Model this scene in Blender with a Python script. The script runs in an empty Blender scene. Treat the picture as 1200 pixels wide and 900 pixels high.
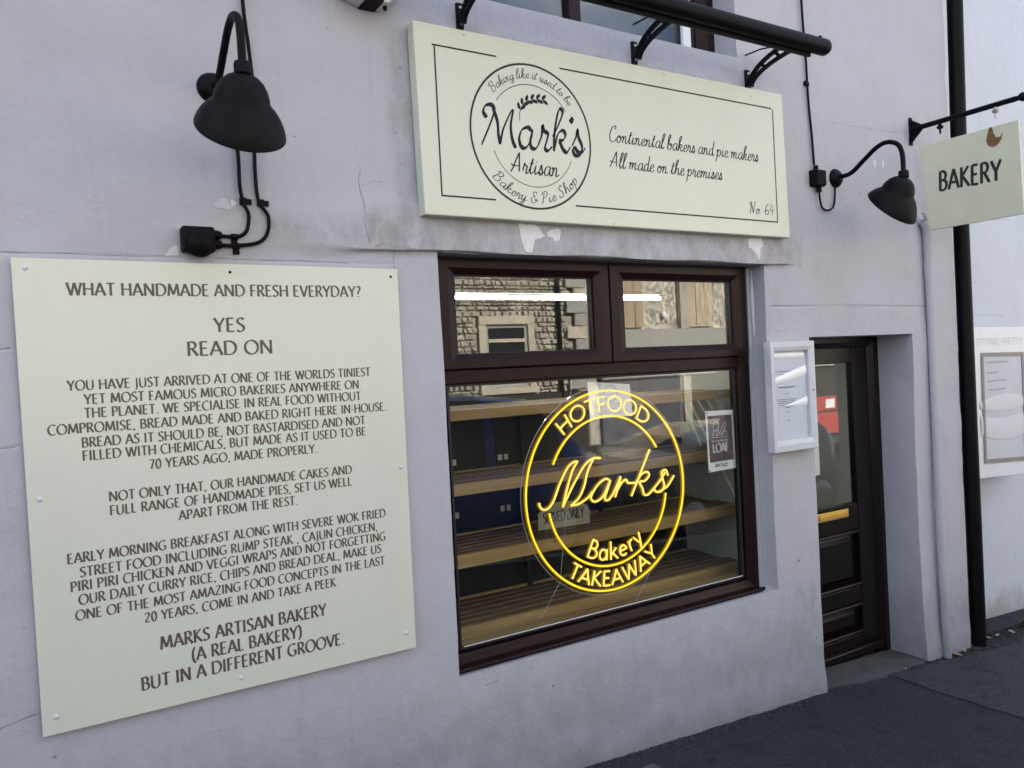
import bpy, bmesh, math, random
import numpy as np
from mathutils import Vector, Matrix
random.seed(7)
PI = math.pi
scene = bpy.context.scene
# ------------------------------------------------------------------ camera
cd = bpy.data.cameras.new('camera')
cam = bpy.data.objects.new('camera', cd)
scene.collection.objects.link(cam)
scene.camera = cam
cd.sensor_width = 36.0
cd.lens = 36.0 * 940 / 1200
cd.clip_start = 0.05
cd.clip_end = 900
yaw, pitch, roll = math.radians(31.85), math.radians(-0.90), math.radians(-2.95)
f_ = Vector((math.sin(yaw) * math.cos(pitch), math.cos(yaw) * math.cos(pitch), math.sin(pitch)))
r0 = Vector((math.cos(yaw), -math.sin(yaw), 0))
u0 = r0.cross(f_)
r_ = math.cos(roll) * r0 + math.sin(roll) * u0
u_ = -math.sin(roll) * r0 + math.cos(roll) * u0
M3 = Matrix((r_, u_, -f_)).transposed()
cam.matrix_world = Matrix.Translation((0, -2.9, 1.66)) @ M3.to_4x4()
# ------------------------------------------------------------------ world, sun, exposure
SUN_EL, SUN_AZ = math.radians(33), math.radians(20)      # azimuth from +Y (behind the shop) towards +X
w = bpy.data.worlds.new('World'); scene.world = w; w.use_nodes = True
nt = w.node_tree; nd = nt.nodes; nl = nt.links
bg = nd['Background']; bg.inputs['Strength'].default_value = 0.05
sky = nd.new('ShaderNodeTexSky'); sky.sky_type = 'NISHITA'; sky.sun_disc = False
sky.sun_elevation = SUN_EL; sky.sun_rotation = SUN_AZ
sky.dust_density = 1.2; sky.ozone_density = 1.4
tc = nd.new('ShaderNodeTexCoord'); mp = nd.new('ShaderNodeMapping'); mp.inputs['Scale'].default_value = (1.3, 1.3, 3.2); mp.inputs['Location'].default_value = (.35, .2, .1)
nz = nd.new('ShaderNodeTexNoise'); nz.inputs['Scale'].default_value = 2.1; nz.inputs['Detail'].default_value = 8; nz.inputs['Roughness'].default_value = .58
rp = nd.new('ShaderNodeValToRGB'); rp.color_ramp.elements[0].position = .43; rp.color_ramp.elements[1].position = .60
rp.color_ramp.elements[0].color = (0, 0, 0, 1); rp.color_ramp.elements[1].color = (.85, .85, .85, 1)
mx = nd.new('ShaderNodeMixRGB'); mx.inputs[2].default_value = (8.4, 9.0, 10.2, 1)
nl.new(tc.outputs['Generated'], mp.inputs[0]); nl.new(mp.outputs[0], nz.inputs['Vector']); nl.new(nz.outputs['Fac'], rp.inputs[0])
nl.new(rp.outputs[0], mx.inputs[0]); nl.new(sky.outputs[0], mx.inputs[1]); nl.new(mx.outputs[0], bg.inputs['Color'])
sd = bpy.data.lights.new('sun', 'SUN'); sd.energy = 5.0; sd.angle = math.radians(.5); sd.color = (1, .95, .87)
sun = bpy.data.objects.new('sun', sd); scene.collection.objects.link(sun)
dirv = Vector((math.sin(SUN_AZ) * math.cos(SUN_EL), math.cos(SUN_AZ) * math.cos(SUN_EL), math.sin(SUN_EL)))
sun.rotation_euler = dirv.to_track_quat('Z', 'Y').to_euler()
scene.view_settings.view_transform = 'Standard'
scene.view_settings.look = 'None'
scene.view_settings.gamma = 1
scene.view_settings.exposure = 2.62
scene.cycles.max_bounces = 10
scene.cycles.diffuse_bounces = 5
scene.cycles.use_denoising = True
scene.cycles.sample_clamp_indirect = 6

COL = scene.collection
# ------------------------------------------------------------------ materials
def mat(name, col, rough=.6, metal=0., var=.0, vscale=8., bump=0., bscale=60., spec=.5, col2=None, stretch=(1, 1, 1), coat=0.):
    m = bpy.data.materials.new(name); m.use_nodes = True
    t = m.node_tree; n = t.nodes; l = t.links; b = n['Principled BSDF']
    b.inputs['Roughness'].default_value = rough; b.inputs['Metallic'].default_value = metal
    b.inputs['Specular IOR Level'].default_value = spec
    b.inputs['Coat Weight'].default_value = coat
    c = (*col, 1)
    b.inputs['Base Color'].default_value = c
    if var or bump:
        tcn = n.new('ShaderNodeTexCoord'); mpn = n.new('ShaderNodeMapping'); mpn.inputs['Scale'].default_value = stretch
        l.new(tcn.outputs['Object'], mpn.inputs[0])
    if var:
        x = n.new('ShaderNodeTexNoise'); x.inputs['Scale'].default_value = vscale; x.inputs['Detail'].default_value = 6; x.inputs['Roughness'].default_value = .6
        l.new(mpn.outputs[0], x.inputs['Vector'])
        r = n.new('ShaderNodeMapRange'); r.inputs[1].default_value = .3; r.inputs[2].default_value = .7
        l.new(x.outputs['Fac'], r.inputs[0])
        q = n.new('ShaderNodeMixRGB'); q.inputs[1].default_value = (*[v * (1 - var) for v in col], 1)
        q.inputs[2].default_value = (*(col2 or [min(.95, v * (1 + var)) for v in col]), 1)
        l.new(r.outputs[0], q.inputs[0]); l.new(q.outputs[0], b.inputs['Base Color'])
        r2 = n.new('ShaderNodeMapRange'); rv = .08 if var > .05 else .01; r2.inputs[3].default_value = max(0, rough - rv); r2.inputs[4].default_value = min(1, rough + rv)
        l.new(x.outputs['Fac'], r2.inputs[0]); l.new(r2.outputs[0], b.inputs['Roughness'])
    if bump:
        x = n.new('ShaderNodeTexNoise'); x.inputs['Scale'].default_value = bscale; x.inputs['Detail'].default_value = 5
        l.new(mpn.outputs[0], x.inputs['Vector'])
        bp = n.new('ShaderNodeBump'); bp.inputs['Strength'].default_value = 1; bp.inputs['Distance'].default_value = bump
        l.new(x.outputs['Fac'], bp.inputs['Height']); l.new(bp.outputs[0], b.inputs['Normal'])
    return m

def emis(name, col, s):
    m = bpy.data.materials.new(name); m.use_nodes = True
    t = m.node_tree; t.nodes.clear()
    e = t.nodes.new('ShaderNodeEmission'); o = t.nodes.new('ShaderNodeOutputMaterial')
    e.inputs[0].default_value = (*col, 1); e.inputs[1].default_value = s
    t.links.new(e.outputs[0], o.inputs[0]); return m

def glass(name, ior=.04, tint=(1, 1, 1), rough=0., wavy=0., wscale=6.):
    m = bpy.data.materials.new(name); m.use_nodes = True
    t = m.node_tree; n = t.nodes; l = t.links; n.clear()
    o = n.new('ShaderNodeOutputMaterial'); mixs = n.new('ShaderNodeMixShader'); fr = n.new('ShaderNodeMapRange'); lw = n.new('ShaderNodeLayerWeight'); pw = n.new('ShaderNodeMath'); pw.operation = 'POWER'
    lw.inputs['Blend'].default_value = .5; pw.inputs[1].default_value = 5; l.new(lw.outputs['Facing'], pw.inputs[0]); l.new(pw.outputs[0], fr.inputs[0]); fr.inputs[3].default_value = ior; fr.inputs[4].default_value = 1
    tr = n.new('ShaderNodeBsdfTransparent'); tr.inputs[0].default_value = (*tint, 1)
    gl = n.new('ShaderNodeBsdfGlossy'); gl.inputs['Roughness'].default_value = rough
    l.new(fr.outputs[0], mixs.inputs[0]); l.new(tr.outputs[0], mixs.inputs[1]); l.new(gl.outputs[0], mixs.inputs[2]); l.new(mixs.outputs[0], o.inputs[0])
    if wavy:
        tcn = n.new('ShaderNodeTexCoord'); x = n.new('ShaderNodeTexNoise'); x.inputs['Scale'].default_value = wscale; x.inputs['Detail'].default_value = 0
        bp = n.new('ShaderNodeBump'); bp.inputs['Distance'].default_value = wavy; bp.inputs['Strength'].default_value = 1
        l.new(tcn.outputs['Object'], x.inputs['Vector']); l.new(x.outputs['Fac'], bp.inputs['Height']); l.new(bp.outputs[0], gl.inputs['Normal']); l.new(bp.outputs[0], lw.inputs['Normal'])
    return m

def wall_paint(name, col, dirt=(.16, .14, .12), base_z=-.2, dirt_shade_h=.35, mott=.06, stains_and_shade=()):
    """painted render: mottled colour, rain streaks, splash dirt and painted shade with a ragged edge near the pavement"""
    m = bpy.data.materials.new(name); m.use_nodes = True
    t = m.node_tree; n = t.nodes; l = t.links; b = n['Principled BSDF']
    b.inputs['Roughness'].default_value = .62; b.inputs['Specular IOR Level'].default_value = .35
    tcn = n.new('ShaderNodeTexCoord')
    def noise(scale, det, st=(1, 1, 1), rgh=.6):
        mpn = n.new('ShaderNodeMapping'); mpn.inputs['Scale'].default_value = st; l.new(tcn.outputs['Object'], mpn.inputs[0])
        x = n.new('ShaderNodeTexNoise'); x.inputs['Scale'].default_value = scale; x.inputs['Detail'].default_value = det; x.inputs['Roughness'].default_value = rgh
        l.new(mpn.outputs[0], x.inputs['Vector']); return x.outputs['Fac']
    def rng(s, a, b_, c=0., d=1.):
        r = n.new('ShaderNodeMapRange'); r.inputs[1].default_value = a; r.inputs[2].default_value = b_; r.inputs[3].default_value = c; r.inputs[4].default_value = d
        l.new(s, r.inputs[0]); return r.outputs[0]
    def mixc(fac, a, b_):
        q = n.new('ShaderNodeMixRGB'); l.new(fac, q.inputs[0])
        for i, v in ((1, a), (2, b_)):
            if isinstance(v, tuple): q.inputs[i].default_value = (*v, 1)
            else: l.new(v, q.inputs[i])
        return q.outputs[0]
    def math_(op, a, b_):
        q = n.new('ShaderNodeMath'); q.operation = op
        for i, v in ((0, a), (1, b_)):
            if isinstance(v, (int, float)): q.inputs[i].default_value = v
            else: l.new(v, q.inputs[i])
        return q.outputs[0]
    dk = tuple(v * (1 - mott) for v in col); lt = tuple(min(.9, v * (1 + mott)) for v in col)
    c1 = mixc(rng(noise(2.2, 5), .3, .7), dk, lt)
    warm = tuple(v * k for v, k in zip(col, (.97, .96, .88)))
    c2 = mixc(rng(noise(.9, 3, (1, 1, .6)), .45, .75, 0, .6), c1, warm)
    streak = rng(noise(7, 4, (3.2, 3.2, .22)), .56, .8, 0, .32)
    c3 = mixc(streak, c2, tuple(v * .72 for v in col))
    specks = rng(noise(48, 2, (1, 1, .8)), .75, .79, 0, .35)
    c4 = mixc(specks, c3, (.12, .11, .11))
    sep = n.new('ShaderNodeSeparateXYZ'); l.new(tcn.outputs['Object'], sep.inputs[0])
    hgt = math_('ADD', sep.outputs[2], math_('MULTIPLY', sep.outputs[0], .057))
    rag = math_('ADD', hgt, math_('MULTIPLY', math_('SUBTRACT', noise(9, 6, (1, 1, .8), .7), .5), .55))
    dz = rng(rag, .0, dirt_shade_h, .8, 0)  # on the facade this dirt also paints in the lower wall's shade
    c5 = mixc(dz, c4, dirt)  # one colour for the splash dirt and the facade's painted shade
    for (x0, x1, z0, z1, ft, amt, scol) in stains_and_shade:
        def band(src, a, b_, f):
            return math_('MULTIPLY', rng(src, a, a + f), rng(src, b_ - f, b_, 1, 0))
        m1 = math_('MULTIPLY', band(sep.outputs[0], x0, x1, ft * 1.5), band(sep.outputs[2], z0, z1, ft))
        m1 = math_('MULTIPLY', m1, rng(noise(11, 6, (1, 1, .55), .7), .38, .66, 0, amt))
        c5 = mixc(m1, c5, scol)
    l.new(c5, b.inputs['Base Color'])
    b1 = n.new('ShaderNodeBump'); b1.inputs['Distance'].default_value = .0040; b1.inputs['Strength'].default_value = .8; l.new(noise(38, 6), b1.inputs['Height'])
    b2 = n.new('ShaderNodeBump'); b2.inputs['Distance'].default_value = .010; b2.inputs['Strength'].default_value = .55; l.new(noise(5, 3), b2.inputs['Height'])
    l.new(b1.outputs[0], b2.inputs['Normal']); l.new(b2.outputs[0], b.inputs['Normal'])
    return m

M = {}
M['facade'] = wall_paint('lavender_grey_paint', (.445, .438, .480), (.21, .205, .22), dirt_shade_h=.55, mott=.035, stains_and_shade=((1.15, 3.75, 2.13, 2.34, .03, .75, (.27, .255, .25)), (.72, 1.5, 2.13, 2.30, .07, .6, (.25, .24, .24)), (1.28, 1.46, 2.3, 3.05, .03, .6, (.27, .26, .26)), (3.30, 3.62, 1.70, 2.12, .08, .35, (.33, .31, .30)), (2.0, 2.3, .0, .40, .06, .5, (.30, .30, .31)), (3.4, 3.8, -.3, .45, .06, .6, (.27, .27, .28)), (1.4, 3.4, 3.05, 3.11, .02, .6, (.27, .26, .25)), (3.3, 3.5, 3.0, 3.25, .04, .6, (.28, .26, .26)), (4.85, 5.0, 2.2, 2.6, .04, .7, (.25, .24, .23))))  # second patch paints the soft shade left of the lintel; others are grime
M['neighbour'] = wall_paint('pale_blue_white_paint', (.57, .60, .67), (.30, .31, .27), dirt_shade_h=.2, mott=.03)
M['board'] = mat('cream_board', (.655, .66, .56), .28, var=.012, vscale=1.2, bump=.0008, bscale=3, spec=.5)
def streaky(m, amt, tone):
    t = m.node_tree; n = t.nodes; l = t.links; b = n['Principled BSDF']; src = b.inputs['Base Color'].links[0].from_socket
    tcn = n.new('ShaderNodeTexCoord'); mpn = n.new('ShaderNodeMapping'); mpn.inputs['Scale'].default_value = (3.5, 3.5, .5); l.new(tcn.outputs['Object'], mpn.inputs[0])
    x = n.new('ShaderNodeTexNoise'); x.inputs['Scale'].default_value = 2; x.inputs['Detail'].default_value = 6; l.new(mpn.outputs[0], x.inputs['Vector'])
    r = n.new('ShaderNodeMapRange'); r.inputs[1].default_value = .5; r.inputs[2].default_value = .8; r.inputs[4].default_value = amt; l.new(x.outputs['Fac'], r.inputs[0])
    q = n.new('ShaderNodeMixRGB'); q.inputs[2].default_value = (*tone, 1); l.new(r.outputs[0], q.inputs[0]); l.new(src, q.inputs[1]); l.new(q.outputs[0], b.inputs['Base Color'])
streaky(M['board'], .10, (.50, .48, .38))
M['sign'] = mat('cream_sign_enamel', (.66, .665, .55), .35, var=.02, vscale=1.5, bump=.0008, bscale=3)
streaky(M['sign'], .12, (.50, .48, .36))
M['ink'] = mat('dark_green_ink', (.035, .037, .027), .6, spec=.2)
M['ink_blue'] = mat('dark_slate_ink', (.020, .022, .030), .6, spec=.15)
M['brown_ink'] = mat('brown_lettering', (.10, .075, .06), .5)
M['ink_black'] = mat('black_marker', (.012, .012, .010), .5)
M['black'] = mat('black_painted_metal', (.003, .003, .0042), .5, var=.5, vscale=14, spec=.12, bump=.0005, bscale=120)
M['black_plastic'] = mat('black_plastic', (.003, .003, .004), .55, spec=.12, bump=.0004, bscale=200)
M['rust'] = mat('rust', (.17, .09, .035), .85, var=.35, vscale=30, bump=.001)
M['white_pl'] = mat('white_plastic', (.72, .73, .76), .35, var=.03, vscale=8)
M['upvc'] = mat('rosewood_frame', (.015, .0055, .006), .36, var=.25, vscale=9, stretch=(1, 1, 6), bump=.0004, bscale=90, spec=.18)
M['door'] = mat('dark_maroon_door', (.006, .003, .0033), .36, spec=.25, var=.25, vscale=7, stretch=(5, 5, 1), bump=.0005, bscale=60)
M['gasket'] = mat('rubber_gasket', (.008, .008, .008), .6)
M['glass'] = glass('double_glazing', .072, (.95, .96, .95))
M['acrylic'] = glass('clear_acrylic', .03, (.97, .97, .95))
M['poly'] = glass('wavy_poster_cover', .14, (.97, .97, .98), .03)
M['brass'] = mat('brass', (.80, .52, .12), .42, metal=.85)
M['steel'] = mat('steel_screw', (.45, .45, .44), .4, metal=1)
M['wood'] = mat('pale_pine', (.45, .30, .13), .55, var=.22, vscale=5, stretch=(.6, 8, 8), bump=.001, bscale=30)
M['slat'] = mat('worn_pine_slat', (.20, .13, .07), .6, var=.3, vscale=5, stretch=(.6, 8, 8), bump=.001, bscale=30)
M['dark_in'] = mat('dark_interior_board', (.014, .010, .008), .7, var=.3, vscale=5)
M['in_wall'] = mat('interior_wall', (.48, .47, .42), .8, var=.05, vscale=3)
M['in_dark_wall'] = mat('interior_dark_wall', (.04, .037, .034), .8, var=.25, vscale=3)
M['paper'] = mat('paper', (.88, .88, .88), .6, var=.02, vscale=5)
def thin(m, f):
    t = m.node_tree; n = t.nodes; l = t.links; b = n['Principled BSDF']; o = n['Material Output']
    x = n.new('ShaderNodeMixShader'); tr = n.new('ShaderNodeBsdfTransparent'); x.inputs[0].default_value = f
    l.new(b.outputs[0], x.inputs[1]); l.new(tr.outputs[0], x.inputs[2]); l.new(x.outputs[0], o.inputs['Surface']); return m
M['thin_paper'] = thin(mat('thin_paper', (.80, .80, .79), .6, var=.02, vscale=5), .42)
M['paper_mark'] = mat('faint_print', (.22, .24, .30), .7)
M['mauve'] = mat('mauve_print', (.13, .09, .09), .6, var=.1, vscale=20)
M['mauve_light'] = mat('pale_print', (.62, .58, .56), .6)
M['chip'] = mat('bare_white_plaster', (.70, .70, .71), .85, var=.06, vscale=30, bump=.001)
M['crack'] = mat('crack_dirt', (.24, .23, .23), .9)
M['case_grey'] = mat('pale_grey_case', (.56, .57, .61), .4, var=.03)
M['glare_white'] = mat('white_glare_paint', (.86, .87, .88), .2)  # white colour standing for glare on the menu cover
M['glare_soft'] = mat('soft_glare_paint', (.60, .61, .635), .4)  # duller white standing for glare on the poster cover
M['menu_paper'] = mat('bluish_menu_paper', (.52, .555, .62), .6, var=.03, vscale=6)
M['seal'] = mat('white_sealant', (.62, .62, .64), .5, var=.05)
def asphalt(name, col, seed=0.):
    m = mat(name, col, .85, var=.30, vscale=2.4, bump=.003, bscale=90)
    t = m.node_tree; n = t.nodes; l = t.links; b = n['Principled BSDF']; b.inputs['Specular IOR Level'].default_value = .3
    src = b.inputs['Base Color'].links[0].from_socket; tcn = [q for q in n if q.type == 'TEX_COORD'][0]
    v = n.new('ShaderNodeTexVoronoi'); v.inputs['Scale'].default_value = 95; l.new(tcn.outputs['Object'], v.inputs['Vector'])
    sp = n.new('ShaderNodeSeparateColor'); l.new(v.outputs['Color'], sp.inputs[0])
    r = n.new('ShaderNodeMapRange'); r.inputs[1].default_value = .62; r.inputs[2].default_value = 1.; r.inputs[4].default_value = .35; l.new(sp.outputs[0], r.inputs[0])
    q = n.new('ShaderNodeMixRGB'); q.inputs[2].default_value = (*[c * 3.4 for c in col], 1); l.new(r.outputs[0], q.inputs[0]); l.new(src, q.inputs[1])
    x = n.new('ShaderNodeTexNoise'); x.inputs['Scale'].default_value = 6.5; x.inputs['Detail'].default_value = 4; l.new(tcn.outputs['Object'], x.inputs['Vector'])
    r2 = n.new('ShaderNodeMapRange'); r2.inputs[1].default_value = .58; r2.inputs[2].default_value = .66; r2.inputs[4].default_value = .6; l.new(x.outputs['Fac'], r2.inputs[0])
    q2 = n.new('ShaderNodeMixRGB'); q2.inputs[2].default_value = (*[c * .45 for c in col], 1); l.new(r2.outputs[0], q2.inputs[0]); l.new(q.outputs[0], q2.inputs[1])
    l.new(q2.outputs[0], b.inputs['Base Color'])
    return m
M['asphalt'] = asphalt('asphalt', (.0155, .0165, .0215))
M['asphalt_pale'] = asphalt('worn_pale_asphalt', (.027, .026, .029))
M['road'] = mat('road_asphalt', (.036, .036, .038), .85, var=.2, vscale=2.0, bump=.004, bscale=160)
M['concrete'] = mat('worn_concrete', (.060, .058, .058), .85, var=.3, vscale=9, bump=.003, bscale=60)
M['kerb'] = mat('kerb_stone', (.24, .23, .22), .8, var=.2, vscale=6, bump=.003)
M['leaf'] = mat('dry_leaf', (.36, .27, .13), .8, var=.3, vscale=40)
M['scrap'] = mat('pale_scrap', (.30, .29, .26), .8, var=.2, vscale=40)
M['weed'] = mat('weed_green', (.05, .085, .028), .7, var=.4, vscale=30)
M['stone'] = mat('buff_rubble_stone', (.40, .37, .30), .9, var=.3, vscale=1.7, bump=.02, bscale=9)
M['stone_dark'] = mat('dark_rubble_stone', (.35, .32, .26), .9, var=.3, vscale=1.7, bump=.02, bscale=9)
M['mortar'] = mat('mortar', (.33, .30, .25), .95, var=.2, vscale=3, bump=.01)
M['dressed'] = mat('dressed_sandstone', (.48, .43, .33), .85, var=.15, vscale=3, bump=.01)
M['dash'] = mat('pebble_dash', (.42, .38, .31), .95, var=.85, vscale=6.5, bump=.08, bscale=6.5)
M['timber'] = mat('weathered_timber', (.34, .25, .16), .8, var=.3, vscale=3, stretch=(6, 6, .5))
M['timber_pale'] = mat('peeling_pale_timber', (.44, .35, .25), .8, var=.35, vscale=3, stretch=(3, 3, .7))
M['grey_fascia'] = mat('grey_fascia_paint', (.30, .285, .26), .6, var=.15)
M['slate'] = mat('roof_slate', (.07, .07, .08), .7, var=.3, vscale=3)
M['car_blue'] = mat('blue_car_paint', (.02, .09, .33), .25, metal=.3, coat=1.)
M['car_grey'] = mat('grey_car_paint', (.18, .19, .20), .28, metal=.4, coat=1.)
M['added_car_dark'] = mat('added_dark_car_paint', (.02, .02, .024), .25, metal=.3, coat=1.)
M['car_glass'] = mat('dark_car_glass', (.01, .012, .014), .05, spec=1.)
M['tyre'] = mat('tyre_rubber', (.02, .02, .02), .8)
M['alloy'] = mat('alloy_wheel', (.5, .5, .52), .3, metal=1)
M['lamp_lens'] = mat('car_lamp_lens', (.5, .05, .04), .15, coat=1.)
M['head_lens'] = mat('clear_lamp_lens', (.6, .6, .62), .1, coat=1.)
M['plate'] = mat('yellow_plate', (.6, .5, .05), .5)
M['red_pl'] = mat('red_plastic_barrier', (.42, .05, .04), .45)
M['white_refl'] = mat('white_reflective', (.8, .8, .8), .4)
M['neon'] = emis('yellow_neon_tube', (1.0, .60, .022), .34)
M['neon_pale'] = emis('pale_yellow_neon_tube', (1.0, .61, .11), .33)
M['silicone'] = emis('glowing_silicone_body', (.85, .52, .0), .055)
M['tube'] = emis('fluorescent_tube', (1.0, .97, .90), 16)
M['shade_in'] = mat('white_enamel_inside', (.6, .6, .6), .4)

# ------------------------------------------------------------------ mesh helpers
def tag(o, label=None, cat=None, group=None, kind=None):
    if label: o['label'] = label
    if cat: o['category'] = cat
    if group: o['group'] = group
    if kind: o['kind'] = kind
    return o
def empty(name, loc, label, cat, group=None, rz=0):
    o = bpy.data.objects.new(name, None); o.empty_display_size = .1; COL.objects.link(o)
    o.location = loc; o.rotation_euler = (0, 0, rz)
    return tag(o, label, cat, group)
class MB:
    def __init__(s): s.v = []; s.f = []
    def add(s, vs, fs):
        k = len(s.v); s.v += [tuple(v) for v in vs]; s.f += [tuple(i + k for i in f) for f in fs]; return s
    def box(s, x0, x1, y0, y1, z0, z1):
        return s.add([(x0, y0, z0), (x1, y0, z0), (x1, y1, z0), (x0, y1, z0), (x0, y0, z1), (x1, y0, z1), (x1, y1, z1), (x0, y1, z1)],
                     [(0, 3, 2, 1), (4, 5, 6, 7), (0, 1, 5, 4), (1, 2, 6, 5), (2, 3, 7, 6), (3, 0, 4, 7)])
    def tube(s, pts, r, n=10, caps=True, closed=False):
        P = [Vector(p) for p in pts]; m = len(P)
        rs = r if isinstance(r, (list, tuple)) else [r] * m
        T = []
        for i in range(m):
            a = P[(i - 1) % m] if (closed or i) else P[i]; b = P[(i + 1) % m] if (closed or i < m - 1) else P[i]
            T.append((b - a).normalized())
        N = T[0].orthogonal().normalized(); vs = []
        for i in range(m):
            N = (N - T[i] * N.dot(T[i])).normalized(); B = T[i].cross(N)
            for k in range(n):
                a = 2 * PI * k / n; vs.append(P[i] + (N * math.cos(a) + B * math.sin(a)) * rs[i])
        fs = []
        for i in range(m if closed else m - 1):
            j = (i + 1) % m
            for k in range(n):
                q = (k + 1) % n; fs.append((i * n + k, j * n + k, j * n + q, i * n + q)[::-1])
        if caps and not closed:
            fs.append(tuple(range(n))); fs.append(tuple(range((m - 1) * n, m * n))[::-1])
        return s.add(vs, fs)
    def lathe(s, prof, o=(0, 0, 0), ax=(0, 0, 1), n=40):
        o = Vector(o); A = Vector(ax).normalized(); U = A.orthogonal().normalized(); V = A.cross(U); vs = []; fs = []
        for r, h in prof:
            for k in range(n):
                a = 2 * PI * k / n; vs.append(o + A * h + (U * math.cos(a) + V * math.sin(a)) * max(r, 1e-5))
        for i in range(len(prof) - 1):
            for k in range(n):
                q = (k + 1) % n; fs.append((i * n + k, i * n + q, (i + 1) * n + q, (i + 1) * n + k))
        return s.add(vs, fs)
    def prism(s, poly, y0, y1):
        """polygon in x,z (counter-clockwise seen from -Y) extruded from y0 to y1"""
        n = len(poly); vs = [(x, y0, z) for x, z in poly] + [(x, y1, z) for x, z in poly]
        fs = [tuple(range(n)), tuple(range(n, 2 * n))[::-1]] + [(i, i + n, (i + 1) % n + n, (i + 1) % n) for i in range(n)]
        return s.add(vs, fs)
    def build(s, name, m, parent=None, smooth=None, bevel=0, seg=2, label=None, kind=None):
        me = bpy.data.meshes.new(name); me.from_pydata(s.v, [], s.f); me.validate()
        ms = m if isinstance(m, list) else [m]
        for q in ms: me.materials.append(q)
        o = bpy.data.objects.new(name, me); COL.objects.link(o)
        if smooth:
            for p in me.polygons: p.use_smooth = True
            me.set_sharp_from_angle(angle=math.radians(smooth))
        if bevel:
            b = o.modifiers.new('bevel', 'BEVEL'); b.width = bevel; b.segments = seg; b.limit_method = 'ANGLE'; b.angle_limit = math.radians(40)
        if parent is not None:
            o.parent = parent
            o.matrix_parent_inverse = Matrix.Translation(-parent.location) if parent.rotation_euler.z == 0 else (Matrix.Translation(parent.location) @ Matrix.Rotation(parent.rotation_euler.z, 4, 'Z')).inverted()
        if label: o['label'] = label
        if kind: o['kind'] = kind
        return o
def box_obj(name, x0, x1, y0, y1, z0, z1, m, parent=None, bevel=.002, **k):
    """a box as its own object with its origin at its centre"""
    cx, cy, cz = (x0 + x1) / 2, (y0 + y1) / 2, (z0 + z1) / 2
    b = MB().box(x0, x1, y0, y1, z0, z1)
    return b.build(name, m, parent, bevel=bevel, **k)
def dup(o, off, parent):
    c = o.copy(); COL.objects.link(c); c.location = Vector(o.location) + Vector(off); c.parent = parent; return c
def crv(pts, n=8, closed=False):
    """Catmull-Rom through 2-D or 3-D points"""
    P = [Vector(p).to_3d() if len(p) == 2 else Vector(p) for p in pts]; m = len(P); out = []
    rngs = range(m if closed else m - 1)
    for i in rngs:
        p1, p2 = P[i], P[(i + 1) % m]
        p0 = P[(i - 1) % m] if (closed or i) else p1 * 2 - p2
        p3 = P[(i + 2) % m] if (closed or i + 2 < m) else p2 * 2 - p1
        for k in range(n):
            t = k / n; t2 = t * t; t3 = t2 * t
            out.append(.5 * ((2 * p1) + (p2 - p0) * t + (2 * p0 - 5 * p1 + 4 * p2 - p3) * t2 + (3 * p1 - p0 - 3 * p2 + p3) * t3))
    if not closed: out.append(P[-1])
    return out
# ------------------------------------------------------------------ stroke lettering
def E_(cx, cy, rx, ry, a0, a1, n=16):
    return [(cx + rx * math.cos(math.radians(a0 + (a1 - a0) * i / n)), cy + ry * math.sin(math.radians(a0 + (a1 - a0) * i / n))) for i in range(n + 1)]
def C_(*p, n=6): return [tuple(q[:2]) for q in crv(p, n)]
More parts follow.
